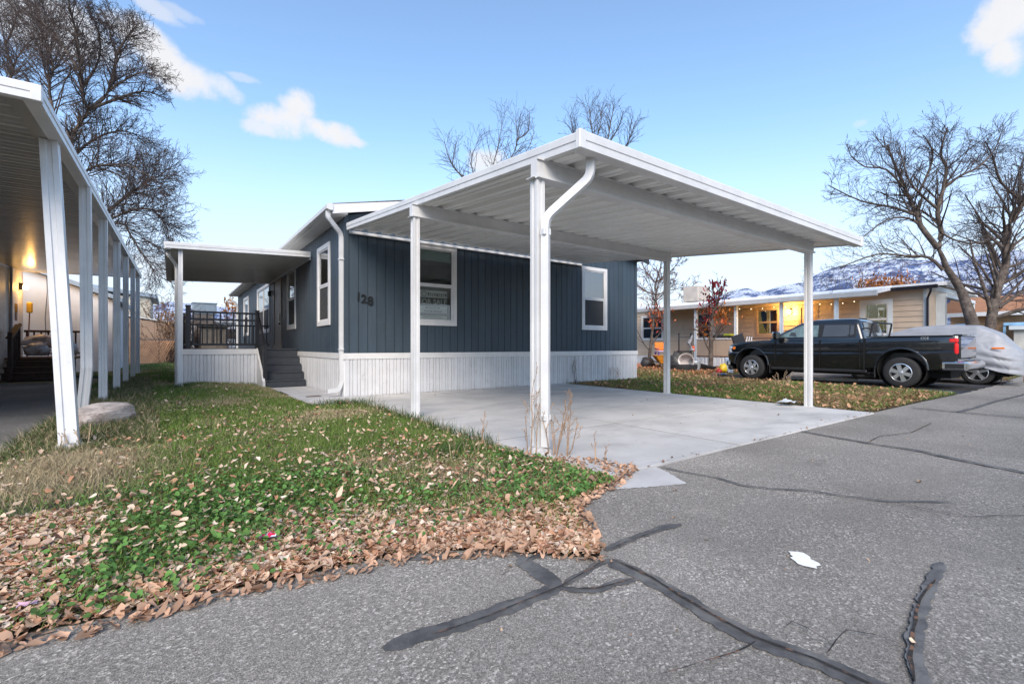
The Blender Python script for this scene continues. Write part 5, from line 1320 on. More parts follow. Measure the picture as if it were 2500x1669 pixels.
ST = [(.10, body_sec(.62, 1.36, .90, .955, .93, 0)), (.16, body_sec(.50, 1.37, .93, .985, .965, 0)), (.6, body_sec(.46, 1.365, .95, 1.0, .975, 0)), (1.95, body_sec(.46, 1.345, .95, 1.0, .975, 0)), (2.0, body_sec(.42, 1.33, .95, 1.0, .97, 0)),
      (3.3, body_sec(.40, 1.30, .95, .995, .96, 0)), (4.55, body_sec(.40, 1.30, .95, .995, .955, .02)), (4.75, body_sec(.42, 1.30, .95, 1.0, .95, .04)), (5.3, body_sec(.45, 1.265, .95, 1.0, .945, .045)), (5.72, body_sec(.47, 1.215, .92, .975, .92, .04)), (5.92, body_sec(.50, 1.15, .86, .92, .86, .03)), (5.99, body_sec(.55, 1.05, .80, .86, .80, .02))]
body = hull(ST).build('body', tk, PAINT, smooth=True)
def cutter(mbx):
    o = mbx.build('cutter', None, PAINT); return o
cuts = []
for y in (1.2, 5.13):
    for s_ in (-1, 1):
        mb = MB(); mb.lathe([(0, s_ * .62), (.53, s_ * .62), (.53, s_ * 1.2), (0, s_ * 1.2)], (0, y, .50), 'x', 28); cuts.append(cutter(mb))
mb = MB(); mb.box(-.82, .82, .20, 1.92, .92, 1.6); cuts.append(cutter(mb))
bpy.context.view_layer.update()
for c in cuts:
    c.location = c.location + Vector((16.5, 2.72, 0))
    md = body.modifiers.new('cut', 'BOOLEAN'); md.object = c; md.operation = 'DIFFERENCE'; md.solver = 'EXACT'
bpy.context.view_layer.update()
nm = bpy.data.meshes.new_from_object(body.evaluated_get(bpy.context.evaluated_depsgraph_get()))
body.modifiers.clear(); body.data = nm
nm.materials.clear(); nm.materials.append(PAINT)
nm.polygons.foreach_set('use_smooth', [True] * len(nm.polygons))
try: nm.set_sharp_from_angle(angle=rad(32))
except Exception: pass
for c in cuts: bpy.data.objects.remove(c)
# cab: rings from belt to roof
def rrect(y0, y1, hx, z, r, n=5):
    P = []
    for cx_2, cy_2, a0 in ((hx - r, y1 - r, 0), (-hx + r, y1 - r, 90), (-hx + r, y0 + r, 180), (hx - r, y0 + r, 270)):
        for k_2 in range(n):
            a = rad(a0 + 90 * k_2 / (n - 1)); P.append((cx_2 + r * math.cos(a), cy_2 + r * math.sin(a), z))
    return P
CAB = [(1.27, 2.02, 4.62, .955, .10), (1.34, 2.03, 4.50, .945, .11), (1.72, 2.14, 3.86, .835, .13), (1.80, 2.17, 3.70, .80, .14), (1.87, 2.24, 3.52, .745, .16), (1.905, 2.38, 3.34, .62, .18)]
mb = MB(); mb.loft([rrect(y0, y1, hx, z, r) for z, y0, y1, hx, r in CAB])
mb.build('cab', tk, PAINT, smooth=True)
def side_pt(y, z, out=.006):
    t_2 = (z - 1.34) / (1.72 - 1.34); return (.945 + (.835 - .945) * t_2 + out, y, z)
for s_ in (-1, 1):
    def poly(name, pts, m, out=.007, th_=None):
        mb = MB(); P = [side_pt(y, z, out) for y, z in pts]; P2 = [side_pt(y, z, out - .012) for y, z in pts]
        mb.loft([[(s_ * a, b, c) for a, b, c in P2], [(s_ * a, b, c) for a, b, c in P]]); return mb.build(name, tk, m)
    poly('window_trim', [(2.22, 1.36), (2.22, 1.74), (3.66, 1.755), (3.80, 1.70), (4.28, 1.42), (4.30, 1.36)], TRIMB, .008)
    poly('rear_door_window', [(2.42, 1.385), (2.38, 1.45), (2.39, 1.71), (3.02, 1.725), (3.05, 1.385)], mat('privacy_glass', (.06, .065, .07), .06, .1, coat=.5), .013)
    poly('quarter_window', [(2.26, 1.44), (2.27, 1.70), (2.36, 1.71), (2.35, 1.41)], MATS['privacy_glass'], .013)
    poly('front_door_window', [(3.17, 1.38), (3.17, 1.725), (3.62, 1.735), (3.76, 1.685), (4.20, 1.43), (4.22, 1.38)], mat('teal_reflection_glass', (.14, .20, .20), .05, .3, 5, coat=.5), .013)  # teal reflection on the pane is put into its base colour
    poly('steering_shape', [(3.75, 1.40), (3.80, 1.52), (3.92, 1.53), (3.98, 1.42)], mat('seat_dark', (.05, .06, .065), .3), .0145)  # flat dark shape laid on the front door glass
    for y0, y1, z0, z1 in ((2.10, 2.116, .52, 1.28), (3.10, 3.116, .50, 1.30), (4.36, 4.376, .52, 1.29), (1.985, 2.02, .46, 1.32)):
        mb = MB(); mb.box(s_ * .985, s_ * 1.004, y0, y1, z0, z1); mb.build('door_gap', tk, mat('gap_black', (.002, .002, .002), .8))
    for y in (2.32, 3.33): bx('door_handle', tk, s_ * .985, s_ * 1.03, y - .11, y + .11, 1.135, 1.17, PAINT, .012)
    bx('rocker_panel', tk, s_ * .90, s_ * .985, 1.95, 4.5, .36, .45, TRIMB, .02)
    mi = bx('mirror', tk, s_ * 1.0, s_ * 1.22, 4.18, 4.36, 1.30, 1.56, PAINT, .045); bx('mirror_cap', mi, s_ * 1.06, s_ * 1.20, 4.34, 4.372, 1.42, 1.55, CHROME, .015)
    bx('taillight', tk, s_ * .90, s_ * .985, .085, .27, 1.18, 1.30, REDL, .03); bx('taillight', tk, s_ * .90, s_ * .982, .085, .175, .90, 1.185, REDL, .03)
    bx('headlight', tk, s_ * .66, s_ * .93, 5.78, 5.93, .86, 1.10, mat('headlight_glass', (.55, .58, .62), .12, .3, 20, metal=.3), .04); bx('marker_light', tk, s_ * .90, s_ * .965, 5.66, 5.78, .98, 1.08, ORL, .02)
    for yc, tag_ in ((1.2, 'r'), (5.13, 'f')):
        mb = MB(); A_ = [(math.pi * k_2 / 14) for k_2 in range(15)]
        rings = [[(s_ * (.99 + dx_), yc + math.cos(a) * rr_, .50 + math.sin(a) * rr_) for dx_, rr_ in ((0, .525), (.012, .53), (.014, .555), (.0, .575))] for a in A_]
        mb.loft(rings); mb.build('fender_flare', tk, PAINT, smooth=True)
        mb = MB(); mb.lathe([(0, s_ * .50), (.52, s_ * .50), (.52, s_ * .96)], (0, yc, .50), 'x', 24); mb.build('wheel_well', tk, mat('gap_black', (.002, .002, .002)))
        bx('mud_flap', tk, s_ * .76, s_ * .97, yc - .60 if tag_ == 'f' else yc + .56, yc - .57 if tag_ == 'f' else yc + .59, .24, .55, TRIMB, .008)
def wheel(par, x, y, r, s_, wd=.27, spokes=6, name='wheel', rimr=.60):
    """s_ = side the face looks to (-1: -X)"""
    mb = MB()
    mb.lathe([(r * rimr, -wd / 2), (r * .86, -wd / 2), (r * .955, -wd * .43), (r, -wd * .30), (r, wd * .30), (r * .955, wd * .43), (r * .86, wd / 2), (r * rimr, wd / 2)], (x, y, r), 'x', 36, True)
    o = mb.build(name, par, RUB, smooth=True)
    xf = x + s_ * wd / 2
    mb = MB(); mb.lathe([(r * rimr, s_ * .0), (r * (rimr - .04), s_ * .006), (r * (rimr - .07), -s_ * .03), (r * (rimr - .07), -s_ * .16)], (xf, y, r), 'x', 36); mb.build('rim', o, ALLOY, smooth=True)
    mb = MB(); mb.lathe([(0, -s_ * .10), (r * (rimr - .06), -s_ * .10)], (xf, y, r), 'x', 24); mb.build('brake', o, mat('brake_dark', (.02, .02, .02), .6))
    for k_2 in range(spokes):
        a = 2 * math.pi * (k_2 + .25) / spokes; ca, sa = math.cos(a), math.sin(a); mb = MB(); hw0, hw1 = r * .10, r * .155
        R0, R1 = r * .10, r * (rimr - .045)
        def q(rr_, hw, dx): return (xf + s_ * dx, y + ca * rr_ - sa * hw, r + sa * rr_ + ca * hw)
        mb.loft([[q(R0, -hw0, -.045), q(R0, -hw0, -.005), q(R0, hw0, -.005), q(R0, hw0, -.045)], [q(R1, -hw1, -.05), q(R1, -hw1 * .7, -.008), q(R1, hw1 * .7, -.008), q(R1, hw1, -.05)]])
        mb.build('spoke', o, ALLOY)
    mb = MB(); mb.lathe([(0, s_ * .012), (r * .10, s_ * .010), (r * .15, -s_ * .01), (r * .16, -s_ * .05)], (xf, y, r), 'x', 16); mb.build('hub', o, ALLOY, smooth=True)
    return o
for y in (1.2, 5.13):
    for s_ in (-1, 1): wheel(tk, s_ * .855, y, .405, s_)
bx('rear_bumper', tk, -.97, .97, -.10, .10, .50, .72, CHROME, .05)
for s_ in (-1, 1): bx('bumper_corner', tk, s_ * .80, s_ * .995, -.07, .42, .50, .73, CHROME, .045); bx('bumper_step', tk, s_ * .9965, s_ * 1.001, -.02, .33, .55, .67, TRIMB, .002)
bx('tailgate', tk, -.86, .86, .06, .14, .78, 1.36, PAINT, .03); bx('tailgate_lip', tk, -.90, .90, .02, .20, 1.355, 1.395, PAINT, .018)
bx('bed_rail_cap', tk, -1.0 + .02, -.84, .18, 1.96, 1.352, 1.375, TRIMB, .01); bx('bed_rail_cap', tk, .84, .98, .18, 1.96, 1.352, 1.375, TRIMB, .01)
bx('front_bumper', tk, -.92, .92, 5.90, 6.05, .42, .62, CHROME, .05); bx('front_valance', tk, -.90, .90, 5.82, 5.98, .30, .43, TRIMB, .03)
bx('grille', tk, -.64, .64, 5.94, 6.01, .66, 1.05, TRIMB, .03); bx('grille_bar', tk, -.66, .66, 6.005, 6.03, .83, .89, CHROME, .01)
mb = MB(); mb.add([(-.86, 4.58, 1.33), (.86, 4.58, 1.33), (.70, 3.68, 1.82), (-.70, 3.68, 1.82)], [(0, 1, 2, 3)]); mb.build('windshield', tk, MATS['privacy_glass'], fix=False)
mb = MB(); mb.add([(-.72, 2.055, 1.40), (.72, 2.055, 1.40), (.62, 2.135, 1.78), (-.62, 2.135, 1.78)], [(0, 1, 2, 3)]); mb.build('rear_window', tk, MATS['privacy_glass'], fix=False)
rk = MB(); rk.tube([(-.80, 1.93, 1.37), (-.78, 1.86, 1.72), (-.70, 1.84, 1.76), (.70, 1.84, 1.76), (.78, 1.86, 1.72), (.80, 1.93, 1.37)], .025, 8); rk.build('headache_rack', tk, TRIMB, smooth=True)
bx('roof_light', tk, -.25, .25, 2.30, 2.36, 1.89, 1.925, TRIMB, .01)
bx('chassis', tk, -.55, .55, .3, 5.7, .28, .52, mat('gap_black', (.002, .002, .002)), .01)
mb = MB(); mb.tube([(-.75, 2.0, .34), (-.78, 3.0, .33), (-.75, 4.3, .34)], .03, 8); mb.build('running_board', tk, TRIMB)
mb = MB(); mb.tube([(-.55, 1.9, .36), (-.72, 2.15, .34), (-.75, 2.4, .34)], .04, 8); mb.build('exhaust', tk, mat('steel', (.5, .5, .5), .35, metal=.9))
place('badge', text_mesh('SILVERADO', .085, .002), CHROME, tk, (-.962, 4.92, 1.225), TXT_X)
place('badge', text_mesh('4X4', .10, .002), CHROME, tk, (-.985, .72, 1.30), TXT_X)

# ================================================================== COVERED CAR
cv = thing('covered_car', 'car hidden under a wrinkled silver grey cover behind the truck', 'covered car', (19.45, 2.05, 0), local=True)
COVER = mat('silver_cover', (.30, .31, .335), .5, .10, 5, bump=.9, bscale=7, stretch=(1, .6, 2.4))
PRO = [(0, .55, .30), (.08, .95, .62), (.25, 1.12, .76), (.55, 1.50, .80), (.95, 1.72, .82), (1.6, 1.76, .83), (2.4, 1.72, .83), (3.0, 1.55, .84), (3.55, 1.22, .86), (4.1, 1.10, .86), (4.5, 1.0, .80), (4.65, .75, .55)]
rings = []
NS_ = 72
for i in range(130):
    y = 4.65 * i / 129
    for (a, b_) in zip(PRO, PRO[1:]):
        if a[0] <= y <= b_[0] + 1e-6:
            f = (y - a[0]) / (b_[0] - a[0]); f = f * f * (3 - 2 * f) if False else f
            top_z = a[1] + (b_[1] - a[1]) * f; hw = a[2] + (b_[2] - a[2]) * f
    hem = .30 + .05 * math.sin(y * 2.3) + .12 * math.exp(-((y - 3.7) / .35) ** 2) + .16 * math.exp(-((y - .92) / .42) ** 2)
    ring = []
    for j in range(NS_ + 1):
        t_2 = -1 + 2 * j / NS_; a = abs(t_2)
        if a < .42: x = hw * .82 * (a / .42); z = top_z - .05 * (a / .42) ** 2.2
        else:
            f = (a - .42) / .58; zs = top_z - .05
            x = hw * (.82 + .30 * math.sin(min(1, f * 1.15) * math.pi / 2) - .05 * max(0, f - .7)); z = zs + (hem - zs) * f ** 1.05
        side = max(0, a - .45)
        n1 = mnoise.noise(Vector((y * 1.6, z * 5.5 + y * .9, 3 + (1 if t_2 > 0 else 0) * 7)))
        n2 = mnoise.noise(Vector((y * 3.2 + z * 2.5, z * 11 - y * 2.0, 9)))
        low_ = max(0, min(1, (1.30 - z) / .5))
        wp = .8 * mnoise.noise(Vector((y * .9, z * 2.0, 5 + (t_2 > 0) * 7)))
        ph_ = z * 5.2 + (y - 1.2) ** 2 * .55 + wp * 2.2
        fold = abs(math.sin(ph_ * 2.1)) ** .6 * (.5 + .5 * mnoise.noise(Vector((y * 1.3, z * 3, 17))))
        fold2 = abs(math.sin(ph_ * 5.3 + y * 2 + wp * 4)) * (.5 + .5 * mnoise.noise(Vector((y * 2.1, z * 4, 23))))
        x += min(1, side * 4) * (.025 * n1 + low_ * (.13 * fold + .05 * fold2)) + .006 * n2
        z += .012 * mnoise.noise(Vector((y * 3, t_2 * 4, 1)))
        ring.append((x if t_2 > 0 else -x, y, z))
    rings.append(ring)
mb = MB(); mb.loft(rings, close=False, caps=False)
n_ = NS_ + 1
mb.f.append(tuple(reversed(range(n_)))); mb.f.append(tuple(129 * n_ + i for i in range(n_)))
mb.build('cover', cv, COVER, smooth='all')
for y in (.92, 3.7):
    for s_ in (-1, 1): wheel(cv, s_ * .76, y, .36, s_, .24, 5, rimr=.68)
bx('underbody', cv, -.7, .7, .3, 4.3, .25, .5, MATS['gap_black'], .01)
bx('reflector', cv, -.93, -.90, .36, .62, 1.02, 1.07, ORL, .008)
mb = MB(); mb.tube([(-.80, .42, .30), (-.81, .46, .06), (-.83, .40, .02)], .012, 6); mb.build('strap', cv, BLACKM)
bx('license_box', cv, -.72, -.50, -.01, .04, .12, .30, mat('rusty_box', (.40, .26, .20), .7, .3, 9), .01)

# ================================================================== TREES
class Twigs:
    """collects tapered branch polylines and turns them into tube meshes with numpy"""
    def __init__(s): s.g = {}
    def add(s, pts, rads, sides):
        s.g.setdefault((len(pts), sides), []).append((pts, rads))
    def mesh(s, name, m, par):
        VV, FF, off = [], [], 0
        for (n, k), L in s.g.items():
            P = np.array([a for a, _ in L], float); Rr = np.array([b for _, b in L], float)
            T = np.empty_like(P); T[:, 1:-1] = P[:, 2:] - P[:, :-2]; T[:, 0] = P[:, 1] - P[:, 0]; T[:, -1] = P[:, -1] - P[:, -2]
            T /= np.linalg.norm(T, axis=2, keepdims=True) + 1e-9
            ref = np.where(np.abs(T[:, :, 2:3]) > .9, np.array([1., 0, 0]), np.array([0, 0, 1.]))
            A = np.cross(T, ref); A /= np.linalg.norm(A, axis=2, keepdims=True) + 1e-9; B = np.cross(A, T)
            q = 2 * np.pi * np.arange(k) / k
            V = P[:, :, None] + (A[:, :, None] * np.cos(q)[None, None, :, None] + B[:, :, None] * np.sin(q)[None, None, :, None]) * Rr[:, :, None, None]
            N = len(L)
            base = off + np.arange(N)[:, None, None] * (n * k) + np.arange(n - 1)[None, :, None] * k
            j = np.arange(k)[None, None]; j2 = (j + 1) % k
            F = np.stack([base + j, base + j2, base + j2 + k, base + j + k], 3).reshape(-1, 4)
            VV.append(V.reshape(-1, 3)); FF.append(F); off += N * n * k
        return np_mesh(name, np.concatenate(VV), np.concatenate(FF), m, par, smooth=True)
def grow(tw, rg, p, d, L, r, lvl, mx, o):
    n = 5 if lvl < mx - 1 else (4 if lvl < mx else 3)
    pts = [p]; st = L / (n - 1); dirs = [d]
    for i in range(n - 1):
        d = d + rg.normal(0, o['wig'], 3) + np.array([0, 0, o['up'] if lvl < mx - 1 else o['tip']])
        d = d / np.linalg.norm(d); p = p + d * st; pts.append(p); dirs.append(d)
    r1 = max(o['rmin'], r * .35)
    rads = [r + (r1 - r) * i / (n - 1) for i in range(n)]
    (tw[0] if r > o['split'] else tw[1]).add(pts, rads, 6 if r > .05 else (4 if r > .015 else 3))
    if lvl < mx:
        children(tw, rg, pts, dirs, rads, L, lvl, mx, o)
def children(tw, rg, pts, dirs, rads, L, lvl, mx, o, nchild=None):
    n = len(pts); nc = nchild or o['n'][min(lvl, len(o['n']) - 1)]
    for c in range(nc):
        f = o['from'] + (1 - o['from']) * (c + rg.uniform(.1, .9)) / nc
        x = min(f * (n - 1), n - 1.001); i = int(x); t = x - i
        p = pts[i] * (1 - t) + pts[i + 1] * t; d = dirs[i]
        ax = rg.normal(0, 1, 3); ax -= d * (ax @ d); ax /= np.linalg.norm(ax) + 1e-9
        a = rad(rg.uniform(*o['ang']))
        dd = d * math.cos(a) + ax * math.sin(a); dd[2] += o['lift']; dd /= np.linalg.norm(dd)
        rr = max(o['rmin'], (rads[i] * (1 - t) + rads[min(i + 1, n - 1)] * t) * rg.uniform(.30, .55))
        grow(tw, rg, p, dd, L * rg.uniform(*o['len']) * (1.15 - .5 * f), rr, lvl + 1, mx, o)
OPT = dict(wig=.16, up=.03, tip=.0, rmin=.006, split=.035, n=(7, 6, 5, 4), ang=(25, 62), lift=.12, len=(.35, .62))
OPT['from'] = .15; OPT['lmin'] = 1.2; OPT['gap'] = 1.3; OPT['thin'] = .62
def limb_tree(name, label, limbs, depth, base_px, seed, group=None, mx=4, opt=None, spread=.12, bark=None, twig=None, lvl0=1, base_r=.2, leaves=None):
    """limbs: list of (radius at start, [(px,py),...]) in photo pixels; they are laid out round the trunk in depth"""
    o = dict(OPT); o.update(opt or {}); rg = np.random.default_rng(seed)
    b = at_depth(base_px, HZ, depth); base = Vector((float(b[0]), float(b[1]), 0))
    root = thing(name, label, 'tree', base, group)
    tw = (Twigs(), Twigs())
    ds = {}
    for k, (r, P) in enumerate(limbs):
        r = r * (o['thin'] if k else min(1, o['thin'] * 1.35)); P3 = []; L = 0
        slope = rg.uniform(-1, 1) * spread * depth * .5 if k else 0
        for i, q in enumerate(P):
            key = tuple(q)
            if key in ds: dd = ds[key]; d0 = dd
            else:
                if i == 0: d0 = depth
                f = i / max(1, len(P) - 1); dd = d0 + slope * f + rg.normal(0, .08); ds[key] = dd
            P3.append(at_depth(q[0], q[1], dd))
        # resample smoothly
        Q = []; m_ = len(P3)
        for i in range(m_ - 1):
            p0, p1, p2, p3 = P3[max(i - 1, 0)], P3[i], P3[i + 1], P3[min(i + 2, m_ - 1)]
            for t in (0, .34, .67):
                Q.append(.5 * ((2 * p1) + (p2 - p0) * t + (2 * p0 - 5 * p1 + 4 * p2 - p3) * t * t + (3 * p1 - p0 - 3 * p2 + p3) * t ** 3) + rg.normal(0, r * .035, 3))
        Q.append(P3[-1]); n = len(Q)
        L = sum(np.linalg.norm(Q[i + 1] - Q[i]) for i in range(n - 1))
        rads = [r * (1 - .8 * i / (n - 1)) + .006 for i in range(n)]
        dirs = [(Q[min(i + 1, n - 1)] - Q[max(i - 1, 0)]) for i in range(n)]; dirs = [x / (np.linalg.norm(x) + 1e-9) for x in dirs]
        tw[0].add(Q, rads, 10 if r > .1 else 7)
        if r < base_r * .85 or k > 0:
            children(tw, rg, Q, dirs, rads, max(L * .62, o['lmin']), lvl0, mx, o, nchild=max(7, int(o['n'][0] * L / o['gap'])))
    tw[0].mesh('trunk', bark or BARK, root)
    if tw[1].g: tw[1].mesh('crown', twig or TWIG, root)
    return root
C2 = lambda x, y: (1950 + x / 2.613, 200 + y / 2.613)
big = [(.30, [C2(1110, 1640), C2(1105, 1530), C2(1040, 1340), C2(940, 1180), C2(890, 1060)]),
       (.17, [C2(890, 1060), C2(780, 920), C2(745, 820), C2(690, 710), C2(640, 590), C2(600, 500), C2(565, 400)]),
       (.16, [C2(890, 1060), C2(910, 960), C2(885, 830), C2(925, 670), C2(940, 540), C2(905, 450), C2(950, 290)]),
       (.08, [C2(780, 920), C2(700, 870), C2(560, 880), C2(400, 1000)]), (.09, [C2(745, 850), C2(600, 800), C2(400, 760), C2(190, 660)]),
       (.10, [C2(920, 1200), C2(830, 1120), C2(680, 1110), C2(500, 1100), C2(270, 1180)]), (.08, [C2(885, 810), C2(770, 710), C2(700, 620), C2(640, 420)]),
       (.08, [C2(925, 670), C2(1030, 600), C2(1150, 540), C2(1250, 430), C2(1290, 330)]), (.07, [C2(770, 700), C2(840, 540), C2(850, 430), C2(795, 340)]), (.06, [C2(905, 960), C2(1000, 1010), C2(1120, 1030), C2(1220, 1000)]),
       (.06, [C2(690, 700), C2(560, 560), C2(420, 540), C2(330, 470)])]
limb_tree('bare_tree', 'large bare tree leaning left behind the covered car', big, 15.6, 2376, 3, 'bare trees', mx=4, opt=dict(n=(6, 5, 5, 4), len=(.40, .66), rmin=.0040, lmin=1.1, gap=.75, thin=.50))
big2 = [(.24, [C2(1200, 1660), C2(1225, 1540), C2(1262, 1330), C2(1320, 1160), C2(1318, 960), C2(1380, 860), C2(1437, 770), C2(1560, 560)]),
        (.12, [C2(1290, 1290), C2(1437, 1200), C2(1560, 1080)]), (.12, [C2(1270, 1440), C2(1437, 1330), C2(1600, 1240)]), (.09, [C2(1312, 1060), C2(1200, 970), C2(1150, 860), C2(1060, 720)]),
        (.09, [C2(1437, 770), C2(1290, 640), C2(1240, 480), C2(1190, 380)]), (.08, [C2(1320, 1000), C2(1230, 1040), C2(1100, 1010), C2(960, 960)]), (.07, [C2(1370, 870), C2(1300, 800), C2(1200, 810)]), (.08, [C2(1400, 830), C2(1470, 640), C2(1440, 430)])]
limb_tree('bare_tree', 'bare tree rising at the right edge of the picture', big2, 17.0, 2415, 5, 'bare trees', mx=4, opt=dict(n=(6, 5, 5, 4), len=(.40, .66), rmin=.0043, lmin=1.1, gap=.8, thin=.52))
C1 = lambda x, y: (x / 2.24, y / 2.24)
left = [(.42, [(150, 900), (150, 640), (160, 420)]), (.22, [(160, 420), C1(385, 770), C1(460, 640), C1(490, 600)]),
        (.15, [C1(490, 600), C1(455, 540), C1(440, 400), C1(420, 200), C1(380, 40), C1(370, -80)]), (.15, [C1(490, 600), C1(600, 490), C1(640, 300), C1(700, 200), C1(740, 150)]), (.13, [C1(490, 600), C1(640, 540), C1(780, 500), C1(880, 525)]),
        (.13, [(160, 440), C1(420, 840), C1(560, 740), C1(700, 720), C1(800, 785)]), (.12, [(155, 470), C1(480, 930), C1(600, 900), C1(730, 915), C1(860, 990)]), (.13, [(152, 600), C1(600, 1150), C1(750, 1030), C1(840, 980), C1(920, 925)]),
        (.12, [(152, 620), C1(620, 1190), C1(800, 1140), C1(880, 1190), C1(920, 1260)]), (.10, [(152, 620), C1(640, 1220), C1(720, 1300), C1(800, 1420), C1(850, 1500)]), (.14, [(160, 420), C1(270, 500), C1(290, 350), C1(230, 180), C1(190, 30)]),
        (.09, [C1(440, 400), C1(330, 230), C1(240, 130), C1(170, 20)]), (.09, [C1(455, 480), C1(540, 330), C1(540, 180), C1(480, 60)]), (.08, [C1(600, 490), C1(760, 400), C1(880, 420)]), (.08, [C1(640, 300), C1(600, 180), C1(640, 90)])]
limb_tree('bare_tree', 'tall bare tree with drooping dense twigs above the left carport', left, 26.0, 150, 8, 'bare trees', mx=4, opt=dict(n=(8, 6, 5, 4), lmin=1.7, gap=.75, len=(.36, .6), rmin=.0075, up=.02, tip=-.05, split=.05), spread=.16)
left2 = [(.35, [(-40, 880), (-20, 500), (10, 260)]), (.15, [(10, 260), C1(60, 410), C1(70, 380), C1(30, 250), C1(0, 90)]), (.12, [(10, 260), C1(70, 380), C1(120, 280), C1(180, 210)]), (.12, [(10, 260), C1(60, 420), C1(-40, 330), C1(-120, 180)]), (.1, [C1(30, 250), C1(90, 90), C1(40, 10)]), (.1, [C1(0, 120), C1(-60, 20), C1(40, -60)])]
limb_tree('bare_tree', 'bare tree cut by the left edge of the picture', left2, 30.0, -40, 12, 'bare trees', mx=4, opt=dict(n=(6, 5, 4, 3), lmin=2.4, gap=1.0, len=(.36, .6), rmin=.009, split=.05))
back1 = [(.34, [(1190, 860), (1190, 640), (1185, 500)]), (.14, [(1185, 500), (1135, 440), (1100, 395), (1085, 345)]), (.14, [(1185, 500), (1240, 400), (1262, 350), (1258, 285)]), (.10, [(1185, 500), (1200, 420), (1215, 360), (1228, 295)]), (.1, [(1240, 400), (1285, 370), (1305, 320)]),
         (.09, [(1130, 430), (1105, 400), (1120, 330)]), (.09, [(1185, 500), (1150, 400), (1175, 330)]), (.09, [(1262, 340), (1290, 320), (1292, 270)])]
limb_tree('bare_tree', 'bare treetop showing above the blue home left of carport corner', back1, 42.0, 1190, 21, 'bare trees', mx=3, opt=dict(n=(5, 4, 3), lmin=1.0, gap=1.3, len=(.4, .6), rmin=.010, split=.06, lift=.3))
back2 = [(.36, [(1450, 860), (1450, 600), (1455, 440)]), (.14, [(1455, 440), (1410, 360), (1400, 325), (1392, 280)]), (.14, [(1455, 440), (1450, 350), (1442, 300), (1438, 258)]), (.13, [(1455, 440), (1480, 360), (1490, 305), (1498, 262)]), (.13, [(1455, 440), (1520, 370), (1538, 335), (1552, 295)]), (.1, [(1480, 360), (1508, 315), (1522, 272)]), (.1, [(1450, 350), (1465, 310), (1469, 262)])]
limb_tree('bare_tree', 'bare treetop rising directly above the carport roof corner', back2, 44.0, 1450, 22, 'bare trees', mx=3, opt=dict(n=(6, 4, 3), lmin=1.0, gap=1.2, len=(.4, .6), rmin=.010, split=.06, lift=.35))
# small trees in the side yard
RB = mat('red_brown_twig', (.16, .08, .06), .9, .3, 9)
mid = [(.17, [(1600, 880), (1602, 760), (1600, 690)]), (.09, [(1600, 690), (1570, 650), (1560, 600)]), (.09, [(1600, 690), (1615, 640), (1612, 580)]), (.09, [(1600, 690), (1640, 660), (1670, 620)]), (.08, [(1600, 720), (1560, 700), (1530, 640)]), (.08, [(1602, 720), (1650, 705), (1690, 700)])]
limb_tree('bare_tree', 'reddish bare tree behind the tan home beside blue corner', mid, 40.0, 1600, 31, 'bare trees', mx=4, opt=dict(n=(6, 5, 4, 3), len=(.35, .6), rmin=.014, split=.05), twig=RB)
sm = [(.11, [(1583, 893), (1590, 830), (1596, 780), (1600, 735)]), (.05, [(1596, 790), (1585, 750), (1581, 735)]), (.05, [(1600, 735), (1606, 700), (1612, 665)]), (.045, [(1600, 735), (1622, 715), (1640, 690)]), (.04, [(1600, 745), (1590, 700), (1580, 670)])]
smt = limb_tree('young_tree', 'slender young tree shedding last leaves beside orange wheelbarrow', sm, 24.6, 1583, 33, 'young yard trees', mx=3, opt=dict(n=(5, 4, 3), len=(.4, .7), rmin=.008, split=.03, lift=.3))
rt = [(.13, [(1734, 902), (1736, 850), (1735, 800), (1741, 765), (1752, 740), (1757, 705)]), (.05, [(1738, 800), (1728, 775), (1724, 755)]), (.04, [(1745, 770), (1765, 740), (1776, 715)]), (.04, [(1741, 770), (1736, 735), (1742, 710)]), (.035, [(1738, 830), (1755, 815), (1768, 800)]), (.035, [(1736, 810), (1720, 800), (1708, 790)])]
rtt = limb_tree('young_tree', 'young tree with dark red leaves in front of the tan porch', rt, 21.7, 1734, 37, 'young yard trees', mx=3, opt=dict(n=(5, 3, 2), len=(.35, .6), rmin=.008, split=.03))
def tree_leaves(root, spots, depth, n, size, cols, seed):
    """leaves on the twigs: spots = (px, py, radius px, share, colour index)"""
    rg = np.random.default_rng(seed); P = []; Cc = []
    k = depth / FPX; tot = sum(s[3] for s in spots)
    for px, py, r, sh_, ci in spots:
        m_ = int(n * sh_ / tot); c = at_depth(px, py, depth)
        q = rg.normal(0, .5, (m_, 3)) * r * k; P.append(c + q); Cc.append(np.array(cols[ci]) * rg.uniform(.5, 1.5, (m_, 1)))
    P = np.concatenate(P); Cc = np.concatenate(Cc); n = len(P)
    G0 = leaf_geo(np.zeros((n, 2)), np.zeros(n), size * .6, size * 1.2, 1.2)
    V = (G0 + P[:, None]).reshape(-1, 3); F = (np.arange(n)[:, None, None] * 11 + LEAFFACE[None]).reshape(-1, 3)
    np_mesh('foliage', V, F, attr_mat('dry_leaf', .65, .15), root, np.repeat(Cc, 11, 0))
RED = [(.17, .010, .016), (.42, .13, .02), (.30, .05, .03), (.45, .12, .05)]
tree_leaves(rtt, [(1741, 712, 22, 1, 0), (1758, 700, 14, .6, 0), (1738, 740, 20, .9, 0), (1762, 722, 20, .6, 0), (1732, 765, 22, .8, 2), (1765, 770, 24, .9, 1), (1722, 810, 20, 1.0, 1), (1714, 795, 18, .6, 0), (1760, 790, 18, .4, 3)], 21.7, 430, .13, RED, 4)
tree_leaves(smt, [(1600, 760, 26, 1, 3), (1620, 770, 22, .8, 3), (1590, 785, 16, .5, 3), (1618, 800, 14, .5, 2)], 24.5, 190, .12, RED, 5)

